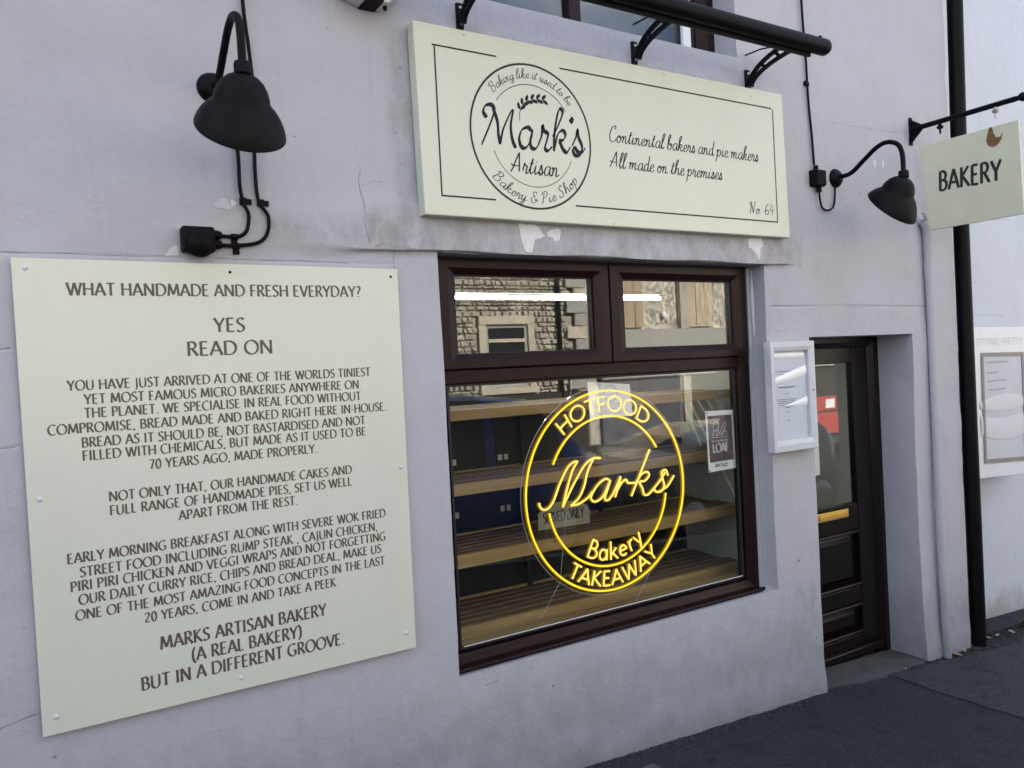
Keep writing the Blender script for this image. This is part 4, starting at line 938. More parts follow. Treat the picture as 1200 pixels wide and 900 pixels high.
# ------------------------------------------------------------------ wall lamps
def wall_lamp(bx, bz, label, grp, tilt=.5, kk=.36):
    e = empty('wall_lamp', (bx, surf(bx, bz, 0), bz), label, 'lamp', grp)
    MB().lathe([(0, .036), (.020, .035), (.038, .027), (.051, .012), (.055, 0)], (bx, .004, bz), (0, -1, 0), 36).build('wall_plate', M['black'], e, smooth=50)
    path = crv([(bx, -.02, bz), (bx, -.10, bz + .006), (bx, -.18, bz + .055), (bx, -.26, bz + .105), (bx, -.325, bz + .118), (bx, -.385, bz + .090), (bx, -.408, bz + .03), (bx, -.410, bz - .07)], 7)
    MB().tube(path, .0125, 14).build('swan_neck', M['black'], e, smooth=60)
    # shade axis leans so that its mouth looks back at the wall
    top = Vector((bx, -.410, bz - .085)); A = Vector((0, math.sin(tilt), -math.cos(tilt)))
    MB().lathe([(0, 0), (.024, 0), (.026, .008), (.026, .036), (.020, .042)], top + Vector((0, 0, .03)), (0, 0, -1), 24).build('collar', M['black'], e, smooth=40)
    def shade_mesh(prof, k=kk, n=56):
        Dn = Vector((0, -A.z * -1, 0)); Dn = Vector((0, -math.cos(tilt), -math.sin(tilt))); Xn = Vector((1, 0, 0)); H_ = prof[-1][1]; vs = []; fs = []
        for r, h in prof:
            for i in range(n):
                a = 2 * PI * i / n
                vs.append(top + A * (h + r * math.cos(a) * k * (max(h, 0) / H_) ** 1.6) + (Dn * math.cos(a) + Xn * math.sin(a)) * max(r, 1e-5))
        for i in range(len(prof) - 1):
            for j in range(n): q = (j + 1) % n; fs.append((i * n + j, i * n + q, (i + 1) * n + q, (i + 1) * n + j))
        return MB().add(vs, fs)
    prof = [(.0, .0), (.024, .002), (.046, .012), (.066, .030), (.080, .055), (.088, .080), (.090, .094), (.094, .100), (.108, .114), (.125, .138), (.138, .165), (.1455, .190), (.1455, .196), (.143, .197)]
    prof = [(r * .945, h * .87) for r, h in prof]
    sh = shade_mesh(prof).build('shade', M['black'], e, smooth=50)
    prof2 = [(max(r - .003, 0), h + .003) for r, h in prof[:-2]] + [(prof[-1][0] - .002, prof[-1][1])]
    shade_mesh(prof2).build('shade_lining', M['shade_in'], sh, smooth=50)
    MB().lathe([(0, .135), (.022, .128), (.03, .105), (.026, .07), (.014, .045), (.014, .02)], top, A, 20).build('bulb', M['white_refl'], e, smooth=50)
    return e
G1 = 'swan neck wall lamps lighting the signs'
wall_lamp(.642, 2.695, 'black swan neck wall lamp above the notice board, left of the shop sign', G1, .38, .36)
wall_lamp(4.044, 2.666, 'black swan neck wall lamp right of the shop sign, below the hanging BAKERY sign bracket', G1, .46)
def cable(name, pts, r, label, clips=(), group=None, joined=None):
    e = empty(name, pts[0], label, 'cable', group)
    MB().tube(crv(pts, 8), r, 8).build('sheath', M['black_plastic'], e, smooth=60)
    for (x, z, hz) in clips:
        y = surf(x, z, 0)
        if hz: mb = MB().box(x - .012, x + .012, y - .018, y + .002, z - .011, z + .009).box(x - .011, x + .011, y - .009, y + .002, z - .030, z - .011)
        else: mb = MB().box(x - .011, x + .011, y - .018, y + .002, z - .012, z + .012).box(x + .011, x + .030, y - .009, y + .002, z - .010, z + .010)
        mb.build('clip', M['black_plastic'], e, bevel=.002)
    return e
cy = -.012
cable('power_cable', [(.762, cy, 3.9), (.762, cy, 3.3), (.758, cy, 3.02), (.770, cy, 2.85), (.778, cy, 2.7), (.772, cy, 2.55), (.768, cy, 2.40), (.775, cy, 2.31), (.805, cy, 2.26), (.800, cy, 2.20), (.765, cy, 2.163), (.69, cy, 2.150), (.625, cy, 2.150)], .0068,
      'long black cable passing behind the left lamp and curving into the domed junction box', [(.782, 2.305, 0), (.690, 2.150, 1)])
cable('power_cable', [(.66, -.02, 2.67), (.70, cy, 2.58), (.712, cy, 2.47), (.712, cy, 2.36), (.722, cy, 2.30), (.737, cy, 2.26), (.728, cy, 2.205), (.70, cy, 2.182), (.665, cy, 2.180), (.625, cy, 2.182)], .0068,
      'short black cable from the left lamp to the upper entry of the junction box', [(.722, 2.308, 0), (.685, 2.182, 1)])
jb = empty('junction_box', (.56, 0, 2.16), 'black junction box with domed cover just above the notice board', 'junction box')
box_obj('back_box', .505, .612, -.052, .002, 2.118, 2.205, M['black_plastic'], jb, bevel=.010, seg=3)
MB().lathe([(0, .030), (.028, .026), (.044, .010), (.047, 0)], (.560, -.052, 2.145), (0, -1, 0), 28).build('cover', M['black_plastic'], jb, smooth=50)
for z in (2.182, 2.150): MB().tube([(.612, -.016, z), (.624, -.016, z), (.636, -.016, z), (.640, -.016, z)], [.017, .017, .014, .010], 12).build('gland', M['black_plastic'], jb, smooth=40)
chip(.478, 2.128, .045, .040, 21, m=M['seal'], shape=[(-.5, -.5), (.5, -.4), (.5, .3), (.3, .5), (-.1, .1)], name='old_filler')
cable('power_cable', [(3.79, cy, 4.2), (3.80, cy, 3.6), (3.815, cy, 3.3), (3.82, cy, 3.08), (3.835, cy, 2.9), (3.845, cy, 2.72)], .0065, 'thin black cable dropping from the top of the wall to the right junction box', [(3.812, 3.17, 0)])
jr = empty('junction_box', (3.87, 0, 2.65), 'small square black junction box beside the right wall lamp', 'junction box')
box_obj('back_box', 3.812, 3.900, -.045, .002, 2.600, 2.690, M['black_plastic'], jr, bevel=.006)
box_obj('cover', 3.818, 3.894, -.052, -.045, 2.606, 2.684, M['black_plastic'], jr, bevel=.003)
MB().tube([(3.848, -.02, 2.690), (3.848, -.02, 2.715)], .013, 10).build('gland', M['black_plastic'], jr); MB().tube([(3.868, -.02, 2.600), (3.868, -.02, 2.57)], .014, 10).build('gland', M['black_plastic'], jr)
cable('power_cable', [(3.868, -.02, 2.575), (3.872, -.02, 2.53), (3.90, cy, 2.487), (3.95, cy, 2.475), (3.998, cy, 2.50), (4.015, cy, 2.56), (4.02, cy, 2.625)], .0055, 'short looping black cable between the right junction box and lamp plate')

# ------------------------------------------------------------------ long black tube on iron brackets
TX1, TY, TZ = 3.515, -.36, 3.185
pl = empty('sign_light_tube', (1.5, TY, TZ), 'long black cylindrical tube carried on iron brackets above the shop sign', 'tube')
MB().tube([(-.6, TY, TZ), (TX1 - .04, TY, TZ), (TX1 - .012, TY, TZ), (TX1, TY, TZ)], [.040, .040, .040, .034], 32).build('tube_body', M['black'], pl, smooth=50)
MB().lathe([(0, .008), (.030, .006), (.0335, 0)], (TX1, TY, TZ), (1, 0, 0), 28).build('end_cap', M['black_plastic'], pl, smooth=50)
MB().lathe([(.010, 0), (.010, .010), (.006, .013), (0, .013)], (TX1 - .045, TY, TZ + .039), (0, 0, 1), 14).build('knob', M['black_plastic'], pl)
box_obj('rear_fin', -.5, TX1 - .1, TY + .012, TY + .030, TZ - .054, TZ - .034, M['black'], pl, bevel=.004)
def bracket(x, z, label):
    e = empty('iron_bracket', (x, 0, z), label, 'bracket', 'iron brackets carrying the long black tube')
    mb = MB(); t = .010
    y0 = surf(x, z, 0)
    MB().box(x - .016, x + .016, y0 - .012, y0 + .003, z - .03, z + .075).build('wall_plate', M['black'], e, bevel=.002)
    def arcpts(off, n=18):
        out = []
        for i in range(n + 1):
            s_ = i / n; a = s_ * PI / 2
            out.append((x, -.018 - off * 1.0 - (.335 - off) * (1 - math.cos(a)), z - .01 + (.135 - off * .2) * math.sin(a) + off * .15))
        return out
    for off in (0, .04):
        p = arcpts(off) if off == 0 else [(x, -.02 - .335 * (1 - math.cos(i / 18 * PI / 2)) * .98 - .012, z - .02 + .098 * math.sin(i / 18 * PI / 2)) for i in range(19)]
        vs = []; fs = []; h = .0065
        for i, q in enumerate(p):
            d = Vector(p[min(i + 1, 18)]) - Vector(p[max(i - 1, 0)]); d.normalize(); nn = Vector((0, -d.z, d.y)) * h * 1.25
            for sx in (-.009, .009):
                for sg_ in (1, -1): vs.append((q[0] + sx, q[1] + nn.y * sg_, q[2] + nn.z * sg_))
        for i in range(18):
            a, b = 4 * i, 4 * i + 4
            fs += [(a, b, b + 1, a + 1), (a + 2, a + 3, b + 3, b + 2), (a, a + 2, b + 2, b), (a + 1, b + 1, b + 3, a + 3)]
        fs += [(0, 1, 3, 2), (72, 74, 75, 73)]
        MB().add(vs, fs).build('curved_bar', M['black'], e)
        if off == 0: P0 = p
        else: P1 = p
    for i in (4, 8, 12): 
        a, b = Vector(P0[i]), Vector(P1[min(18, i + 1)])
        MB().tube([a, b], .009, 6).build('tie', M['black'], e)
    MB().tube([(x, .0, z + .155), (x, -.10, z + .150), (x, -.20, z + .130)], .004, 6).build('stay_rod', M['black'], e)
    for dz in (-.01, .055): MB().lathe([(0, .005), (.006, .004), (.007, 0)], (x, y0 - .012, z + dz), (0, -1, 0), 8).build('bolt', M['steel'], e)
bracket(3.342, 3.095, 'right hand curved iron bracket near the end of the black tube')
bracket(2.579, 3.115, 'middle curved iron bracket below the upstairs window glass')
bracket(1.640, 3.110, 'left curved iron bracket above the left corner of the shop sign')

# alarm box at top of wall
al = empty('alarm_box', (1.22, 0, 3.15), 'black and white alarm box on the wall above the left end of the shop sign', 'alarm box')
pent = [(1.10, 3.110), (1.20, 3.080), (1.285, 3.082), (1.36, 3.145), (1.38, 3.33), (1.08, 3.33)]
MB().prism(pent, -.085, .004).build('casing', M['white_pl'], al, bevel=.008)
MB().prism([(1.195, 3.077), (1.262, 3.077), (1.31, 3.19), (1.31, 3.32), (1.20, 3.32)], -.088, .002).build('black_stripe', M['black_plastic'], al)
MB().tube([(1.285, -.05, 3.088), (1.285, -.05, 3.068)], .008, 10).build('fixing_screw', M['black_plastic'], al)

# ------------------------------------------------------------------ hanging BAKERY sign
HX = 4.795
hb = empty('sign_bracket', (HX, 0, 3.03), 'black wall bracket arm with ball end carrying the hanging BAKERY sign', 'bracket')
MB().tube([(HX, -.015, 3.025), (HX, -.62, 3.025)], .0155, 14).build('arm', M['black'], hb, smooth=50)
MB().lathe([(0, -.002), (.014, .002), (.014, .010), (.010, .012), (.020, .022), (.026, .036), (.020, .052), (.0, .06)], (HX, -.62, 3.025), (0, -1, 0), 24).build('ball_finial', M['black'], hb, smooth=50)
MB().add([(HX - .012, .0, 3.10), (HX + .012, .0, 3.10), (HX + .012, .0, 2.93), (HX - .012, .0, 2.93), (HX - .012, -.012, 3.10), (HX + .012, -.012, 3.10), (HX + .012, -.012, 2.93), (HX - .012, -.012, 2.93)],
         [(0, 1, 2, 3), (4, 7, 6, 5), (0, 4, 5, 1), (1, 5, 6, 2), (2, 6, 7, 3), (3, 7, 4, 0)]).build('wall_plate', M['black'], hb, bevel=.002)
MB().add([(HX - .004, -.012, 3.085), (HX + .004, -.012, 3.085), (HX + .004, -.012, 2.945), (HX - .004, -.012, 2.945), (HX - .004, -.085, 3.035), (HX + .004, -.085, 3.035), (HX + .004, -.085, 3.012), (HX - .004, -.085, 3.012)],
         [(0, 3, 2, 1), (4, 5, 6, 7), (0, 1, 5, 4), (1, 2, 6, 5), (2, 3, 7, 6), (3, 0, 4, 7)]).build('gusset', M['black'], hb)
for y in (-.19, -.51):
    q = MB().lathe([(0, 0), (.010, .0), (.010, .012), (.020, .018), (.016, .030), (.006, .034), (.006, .06), (0, .06)], (HX, y, 3.012), (0, 0, -1), 14).build('hanger', M['steel'] if y < -.4 else M['black'], hb, smooth=40)
hs = empty('hanging_sign', (HX, -.35, 2.38), 'square cream hanging sign with black hand painted BAKERY and a rust stain', 'sign')
def hz_(y): return 0
sx = HX
def yz(name, poly, x0, x1, m, parent, **k):
    n = len(poly); vs = [(x0, y, z) for y, z in poly] + [(x1, y, z) for y, z in poly]
    return MB().add(vs, [tuple(range(n))[::-1], tuple(range(n, 2 * n))] + [(i, (i + 1) % n, (i + 1) % n + n, i + n) for i in range(n)]).build(name, m, parent, **k)
M['hang'] = mat('cream_hanging_panel', (.63, .62, .47), .45, var=.06, vscale=4)
yz('panel', [(-.062, 2.905), (-.632, 2.905), (-.642, 2.385), (-.108, 2.385)], sx - .009, sx + .009, M['hang'], hs, bevel=.002)
def hang_pt(a, b, k): return (sx - .0096 - k % 12 * 3e-5, -a, b)
def htext(txt, a0, a1, b0, b1, h):
    st, wd = layout(txt, CAPS, .06)
    mb = MB(); rnd = random.Random(3)
    def fn(u, v): t = u / wd; return (a0 + (a1 - a0) * t + v * .004, b0 + (b1 - b0) * t + v * h)
    ribbon(mb, st, fn, .0175, .0145, .3, hang_pt, flare=-.05)
    mb.build('lettering', M['ink_black'], hs, label='hand painted "BAKERY"')
htext('BAKERY', .172, .530, 2.610, 2.596, .116)
pts = [(-.478, 2.904), (-.492, 2.904), (-.498, 2.87), (-.512, 2.84), (-.535, 2.838), (-.548, 2.86), (-.540, 2.825), (-.522, 2.800), (-.496, 2.790), (-.470, 2.802), (-.458, 2.83), (-.466, 2.87)]
yz('rust_stain', pts, sx - .0110, sx - .0095, M['rust'], hs)

# ------------------------------------------------------------------ menu case
mc = empty('menu_case', (3.59, -.02, 1.15), 'white framed glazed menu case on the wall between window and door', 'menu case')
mx0, mx1, mz0, mz1 = 3.372, 3.726, 1.158, 1.744
frame_ring('frame', mx0, mx1, mz0, mz1, .036, .046, .062, .052, -.050, -.004, mc, m=M['case_grey'], bev=.003, slope=.006)
box_obj('back_panel', mx0 + .03, mx1 - .03, -.022, -.006, mz0 + .03, mz1 - .03, M['white_pl'], mc, bevel=0)
ga, ha = np.meshgrid(np.linspace(mx0 + .034, mx1 - .044, 30), np.linspace(mz0 + .060, mz1 - .050, 70), indexing='ij')
tt = (ha - mz0) / .6
ya = -.036 + .0040 * np.sin(ha * 34 - ga * 14 + 1.2 * np.sin(ga * 20)) * sst(.25, .5, tt) + .0012 * np.sin(ga * 60 + ha * 9)
ida = np.arange(ga.size).reshape(ga.shape)
np_obj('cover', np.stack([ga, ya, ha], -1).reshape(-1, 3), [(ida[i, j], ida[i + 1, j], ida[i + 1, j + 1], ida[i, j + 1]) for i in range(29) for j in range(69)], M['poly'], mc)
menus = MB().prism([(3.415, 1.225), (3.674, 1.222), (3.672, 1.685), (3.413, 1.688)], -.026, -.0235).build('menu_sheet', M['menu_paper'], mc)
mb = MB()
for (z, a, b) in ((1.585, .0, .7), (1.57, .15, .5), (1.50, .1, .55), (1.465, .35, .1), (1.435, .0, .7), (1.425, .05, .62), (1.415, .02, .68), (1.405, .1, .6), (1.392, .3, .2), (1.37, .35, .1), (1.32, .35, .12), (1.50, .1, .6)):
    hline(mb, 3.430 + a * .22, 3.430 + (a + b) * .22, z, .0022, -.0266)
mb.build('print', M['paper_mark'], menus)
def glare_band(name, xa, xb, lo, hi, y, m, parent, amp=.004):  # bowed white strip that paints glare as a solid shape
    n = 24; vs = []
    for i in range(n + 1):
        t = i / n; x = xa + (xb - xa) * t; a, b = lo(t), hi(t)
        for k in range(4): vs.append((x, y - amp * math.sin(k / 3 * PI) * (1 + .3 * math.sin(t * 9)), a + (b - a) * k / 3))
    MB().add(vs, [(4 * i + k, 4 * i + 4 + k, 4 * i + 5 + k, 4 * i + 1 + k) for i in range(n) for k in range(3)]).build(name, m, parent, smooth=60)
glare_band('menu_glare', 3.414, 3.676, lambda t: 1.515 + .045 * t, lambda t: 1.552 + .062 * t, -.0275, M['glare_white'], mc)  # these three strips paint the glare on the menu cover
glare_band('menu_glare', 3.47, 3.676, lambda t: 1.398 - .004 * t, lambda t: 1.40 + .045 * t ** 1.3, -.0275, M['glare_white'], mc)
glare_band('menu_glare', 3.414, 3.66, lambda t: 1.655, lambda t: 1.685, -.0275, M['glare_white'], mc)
MB().lathe([(0, .006), (.007, .005), (.008, 0)], (3.704, -.050, 1.478), (0, -1, 0), 12).build('lock', M['steel'], mc)

# ------------------------------------------------------------------ pipes
bp_ = empty('drainpipe', (5.33, -.03, -.32), 'black cast iron drainpipe at the right corner of the lavender shopfront', 'drainpipe')
MB().tube([(5.325, -.0, -.34), (5.325, -.0, 1.2), (5.328, .0, 2.5), (5.365, .0, 3.9), (5.41, .0, 6.3)], .048, 24).build('pipe', M['black'], bp_, smooth=60)
gp = empty('overflow_pipe', (4.93, -.02, -.27), 'slim pipe painted lavender grey running up the wall right of the door', 'pipe')
gpath = [(4.905, -.030, gz(4.9) - .02), (4.892, -.030, .5), (4.890, -.030, 1.2), (4.888, -.030, 1.9), (4.885, -.030, 2.33), (4.882, -.028, 2.41), (4.865, -.018, 2.455), (4.84, .01, 2.475)]
MB().tube(crv(gpath, 5), .026, 16).build('pipe', M['facade'], gp, smooth=60)
MB().tube([(4.8868, -.030, 2.12), (4.8862, -.030, 2.21)], .029, 16).build('coupling', M['facade'], gp, smooth=40)
for i, (x, z) in enumerate(((4.835, 2.50), (4.853, 2.485), (4.868, 2.47), (4.875, 2.44), (4.878, 2.41), (4.848, 2.46))):
    MB().lathe([(0, .008), (.007, .005), (.009, 0)], (x - .008, -.045 + .002 * i, z), (-.4, -1, .3), 7).build('flaked_spot', M['crack'], gp)

# ------------------------------------------------------------------ neighbour
nb = empty('neighbouring_building', (8, .12, -.4), 'pale bluish white painted neighbouring house wall right of the drainpipe', 'building')
xs2 = np.linspace(5.18, 13.5, 200); zs2 = np.linspace(-1.0, 6.6, 180)
g2, h2 = np.meshgrid(xs2, zs2, indexing='ij')
y2 = .12 + .010 * vnoise(g2, h2, .8, 31) + .005 * vnoise(g2, h2, .2, 32) + .0025 * vnoise(g2, h2, .07, 33)
for zz in (2.55, 2.10, 1.86): y2 = y2 + .004 * np.exp(-((h2 - zz) / .03) ** 2)
id2 = np.arange(g2.size).reshape(g2.shape)
f3 = [(id2[i, j], id2[i + 1, j], id2[i + 1, j + 1], id2[i, j + 1]) for i in range(199) for j in range(179)]
np_obj('wall', np.stack([g2, y2, h2], -1).reshape(-1, 3), f3, M['neighbour'], nb)
MB().box(5.24, 13.5, .3, 7, -1, 6.5).build('rear_block', M['neighbour'], nb)
MB().add([(5.3, .06, 6.5), (13.6, .06, 6.5), (13.6, 3.6, 8.5), (5.3, 3.6, 8.5), (13.6, 7.2, 6.5), (5.3, 7.2, 6.5)], [(0, 1, 2, 3), (3, 2, 4, 5), (0, 5, 4, 1), (1, 4, 2), (0, 3, 5)]).build('roof', M['slate'], nb)
for pts in ([(5.5, 2.56), (5.8, 2.55), (6.2, 2.57)], [(5.55, 2.11), (5.7, 2.11)], [(5.5, 1.88), (5.8, 1.885), (6.05, 1.875)], [(5.95, 2.93), (6.08, 2.925)]):
    P = crv(pts, 5); vs = []
    for q in P:
        yy = .1105; vs += [(q.x, yy, q.y - .0015), (q.x, yy, q.y + .0015)]
    MB().add(vs, [(2 * i, 2 * i + 2, 2 * i + 3, 2 * i + 1) for i in range(len(P) - 1)]).build('crack', mat('pale_crack', (.35, .35, .37), .9), nb)
fp = empty('framed_poster', (5.95, .09, .8), 'white wall poster case headed in faint capitals on the pale neighbouring wall', 'poster')
MB().prism([(5.50, .765), (6.34, .72), (6.36, 1.79), (5.50, 1.80)], .085, .112).build('backing', M['white_pl'], fp, bevel=.003)
MB().prism([(5.655, .868), (6.205, .835), (6.215, 1.60), (5.665, 1.612)], .0835, .0848).build('sheet', mat('pale_poster', (.52, .53, .57), .5, var=.06, vscale=4), fp)
mfr = mat('grey_brown_frame', (.24, .21, .20), .5); o_ = [(5.645, .858), (6.215, .825), (6.225, 1.61), (5.655, 1.622)]; i_ = [(5.675, .885), (6.188, .855), (6.197, 1.585), (5.684, 1.597)]
vs = [(p[0], .078, p[1]) for p in o_] + [(p[0], .078, p[1]) for p in i_] + [(p[0], .0835, p[1]) for p in i_]
MB().add(vs, [(i, (i + 1) % 4, 4 + (i + 1) % 4, 4 + i) for i in range(4)] + [(4 + i, 4 + (i + 1) % 4, 8 + (i + 1) % 4, 8 + i) for i in range(4)]).build('poster_frame', mfr, fp)
mb = MB()
for i, (z, a, b, t) in enumerate(((1.55, .05, .6, .010), (1.48, .05, .3, .010), (1.42, .05, .55, .008), (1.36, .05, .5, .008), (1.30, .1, .65, .008), (1.25, .05, .3, .006))): hline(mb, 5.70 + a * .48, 5.70 + (a + b) * .48, z, t * .7, .0828)
mb.build('print', mat('faint_grey_print', (.42, .36, .41), .7), fp)
text_line('lettering', 'GETTING PRETTY'.replace('GETTING', 'SITTING'), CAPS, 5.60, 1.672, .046, fp, mat('faint_heading', (.54, .54, .58), .6), .0842, .12, .08, width=.62, label='faint heading in capitals')
gg, hh = np.meshgrid(np.linspace(5.60, 6.26, 40), np.linspace(.80, 1.64, 60), indexing='ij')
yy = .062 + .016 * np.sin(hh * 16 + np.sin(gg * 7) * 1.3) * sst(.9, 1.1, hh) * sst(1.5, 1.35, hh) + .004 * np.sin(gg * 11)
idd = np.arange(gg.size).reshape(gg.shape)
np_obj('wavy_cover', np.stack([gg, yy, hh], -1).reshape(-1, 3), [(idd[i, j], idd[i + 1, j], idd[i + 1, j + 1], idd[i, j + 1]) for i in range(39) for j in range(59)], M['poly'], fp)

glare_band('poster_glare', 5.62, 6.26, lambda t: 1.235 - .03 * math.sin(t * PI) , lambda t: 1.275 + .05 * math.sin(t * PI), .081, M['glare_soft'], fp, .0015)  # both bands paint the glare across the poster cover
glare_band('poster_glare', 5.62, 6.26, lambda t: 1.055 - .055 * math.sin(t * PI * .9), lambda t: 1.185 - .03 * math.sin(t * PI), .081, M['glare_soft'], fp, .002)
# ------------------------------------------------------------------ litter and weeds at the wall foot
def leaf(x, y, s, rz, m, label, name='fallen_leaf', cat='leaf'):
    z = gz(x) + .010; vs = []
    for i, (a, b, c) in enumerate(((-1, 0, 0), (-.5, .35, .1), (.2, .42, .22), (.9, .1, .1), (.4, -.38, .25), (-.4, -.34, .12))):
        vs.append((x + s * (a * math.cos(rz) - b * math.sin(rz)), y + s * (a * math.sin(rz) + b * math.cos(rz)), z + s * c * .8))
    vs += [(v[0], v[1], v[2] - .0015) for v in vs]
    o = MB().add(vs, [tuple(range(6)), tuple(range(6, 12))[::-1]] + [(i, i + 6, (i + 1) % 6 + 6, (i + 1) % 6) for i in range(6)]).build(name, m)
    return tag(o, label, cat, 'litter along the foot of the walls')
LT = [(5.62, .03, .026, .3, 'pale crumpled scrap lying against the foot of the pale wall', M['scrap']), (5.78, .02, .032, 1.2, 'longer pale scrap farthest right along the pale wall', M['scrap']),
      (5.50, .04, .03, 2.1, 'brown dry leaf just right of the drainpipe foot', M['leaf']), (5.10, -.03, .022, .8, 'small pale scrap left of the drainpipe foot', M['scrap']),
      (4.74, -.02, .02, .2, 'small pale scrap at the foot of the grey door jamb corner', M['scrap']), (4.46, -.03, .016, .5, 'tiny white scrap on the pavement before the door', M['scrap']),
      (4.98, -.05, .03, 1.9, 'brown leaf beside the foot of the slim grey pipe', M['leaf'])]
for (x, y, s, rz, lab, m) in LT: leaf(x, y, s, rz, m, lab)
def debris(name, n, x0, x1, y0, y1, m, smin, smax, lab):
    mb = MB(); rnd = random.Random(n)
    for i in range(n):
        x = rnd.uniform(x0, x1); y = y1 - (y1 - y0) * rnd.random() ** 2.2; s = rnd.uniform(smin, smax); z = gz(x) + s * .3
        pts = [(x + rnd.uniform(-s, s), y + rnd.uniform(-s, s), z + rnd.uniform(-s, s) * .6) for _ in range(4)]
        mb.add(pts, [(0, 1, 2), (0, 2, 3), (0, 3, 1), (1, 3, 2)])
    o = mb.build(name, m); return tag(o, lab, 'grit', None, 'stuff')
debris('wall_foot_grit', 2600, .5, 3.75, -.085, -.022, mat('grit', (.05, .047, .043), .9, var=.5, vscale=50), .002, .009, 'crumbled render grit along the foot of the shop wall')
debris('wall_foot_chips', 120, .8, 6.2, -.12, -.01, mat('white_grit', (.30, .29, .28), .9), .002, .006, 'white flakes of paint along the foot of the walls')
debris('corner_dirt', 1500, 4.7, 6.4, -.11, .09, mat('soil_dirt', (.035, .03, .025), .95), .004, .014, 'dark soil and dirt gathered in the corner by the drainpipe')
def weed(x, y, n, h, lab):
    mb = MB(); rnd = random.Random(int(x * 100))
    for i in range(n):
        a = rnd.uniform(0, 2 * PI); l_ = h * rnd.uniform(.5, 1.1); w_ = l_ * .12; bx, by = x + rnd.uniform(-.05, .05) * n / 30, y + rnd.uniform(-.02, .01)
        d = Vector((math.cos(a), math.sin(a) * .6, 0)); s_ = Vector((-d.y, d.x, 0)); z = gz(bx); o = Vector((bx, by, z))
        p = [o - s_ * w_ * .3, o + s_ * w_ * .3, o + d * l_ * .35 + Vector((0, 0, l_ * .6)) + s_ * w_, o + d * l_ * .35 + Vector((0, 0, l_ * .6)) - s_ * w_, o + d * l_ * .85 + Vector((0, 0, l_ * .75))]
        mb.add(p, [(0, 1, 2, 3), (3, 2, 4)])
    tag(mb.build('weed', M['weed']), lab, 'weed', 'weeds at the foot of the walls')
weed(6.15, .06, 90, .07, 'green weeds growing at the foot of the pale wall at the right edge')
weed(3.10, -.035, 10, .022, 'tiny weed sprouting at the foot of the shop wall under the window corner')
flat_poly('pale_paving_stone', [(2.02, -.17), (2.34, -.15), (2.36, -.32), (2.02, -.34)], .006, M['concrete'], rag=.01, kind='structure')

# ------------------------------------------------------------------ across the street (seen mirrored in the glass)
OB = empty('stone_building', (8, -14.3, -.4), 'buff rubble stone building across the street, mirrored in the shop window', 'building')
oy = -14.3
MB().box(-6, 13.6, oy - 6, oy - .02, -1.2, 7.4).build('core', M['mortar'], OB)
MB().add([(-6.2, oy + .3, 7.4), (13.7, oy + .3, 7.4), (13.7, oy - 3, 9.6), (-6.2, oy - 3, 9.6), (13.7, oy - 6.2, 7.4), (-6.2, oy - 6.2, 7.4)], [(0, 3, 2, 1), (3, 5, 4, 2), (0, 1, 4, 5), (1, 2, 4), (0, 5, 3)]).build('roof', M['slate'], OB)
OW = [(10.12, 11.38, 1.25, 2.86), (7.0, 8.2, 1.25, 2.86), (4.0, 5.2, 1.25, 2.86), (10.12, 11.38, 4.4, 6.0), (7.0, 8.2, 4.4, 6.0), (4.0, 5.2, 4.4, 6.0)]
rnd = random.Random(5); st1 = MB(); st2 = MB()
z = -.6
while z < 7.3:
    h = rnd.choice((.08, .10, .13, .16)); x = -5.9 + rnd.random() * .2
    while x < 12.55:
        wd = rnd.uniform(.11, .30)
        skip = any(a - .22 < x + wd / 2 < b + .22 and c - .2 < z + h / 2 < d + .26 for a, b, c, d in OW)
        if not skip and x > 3:
            mbx = st1 if rnd.random() < .62 else st2; e_ = rnd.uniform(.02, .07); j = .006
            x0, x1, z0, z1 = x + j, x + wd - j, z + j, z + h - j; q = lambda: rnd.uniform(-.012, .012)
            bv = min(.03, (z1 - z0) * .3); yf = oy + e_
            mbx.add([(x0 + q(), oy - .02, z0 + q()), (x1 + q(), oy - .02, z0 + q()), (x1 + q(), oy - .02, z1 + q()), (x0 + q(), oy - .02, z1 + q()),
                     (x0 + bv + q(), yf + q(), z0 + bv + q()), (x1 - bv + q(), yf + q(), z0 + bv + q()), (x1 - bv + q(), yf + q(), z1 - bv + q()), (x0 + bv + q(), yf + q(), z1 - bv + q())],
                    [(4, 7, 6, 5), (0, 4, 5, 1), (1, 5, 6, 2), (2, 6, 7, 3), (3, 7, 4, 0)])
        x += wd
    z += h
st1.build('rubble_stones', M['stone'], OB, kind='stuff'); st2.build('dark_rubble_stones', M['stone_dark'], OB, kind='stuff')
for (a, b, c, d) in OW:
    box_obj('window_lintel', a - .2, b + .2, oy - .01, oy + .09, d, d + .22, M['dressed'], OB, bevel=.01)
    for (p, q) in ((a - .2, a), (b, b + .2)): box_obj('window_jamb', p, q, oy - .01, oy + .08, c, d - .002, M['dressed'], OB, bevel=.01)
    box_obj('window_sill', a - .24, b + .24, oy - .01, oy + .14, c - .16, c - .002, M['dressed'], OB, bevel=.01)
    wi = frame_ring('window', a, b, c, d, .09, .09, .09, .09, -.03, .05, OB, m=M['grey_fascia'], bev=0, slope=.01)
    wi.data.transform(Matrix.Translation((a + b, oy, 0)) @ Matrix.Rotation(PI, 4, 'Z'))
    MB().box(a + .02, b - .02, oy - .018, oy - .012, c + .02, d - .02).build('pane', M['car_glass'], wi)
    MB().box(a + .08, b - .08, oy - .01, oy + .04, c + (d - c) * .72, c + (d - c) * .72 + .09).build('meeting_rail', M['dressed'], wi)
box_obj('plinth', 2.5, 13.2, oy - .01, oy + .13, -1.0, 1.05, M['dark_in'], OB, bevel=0)
k = 0; z = -.6
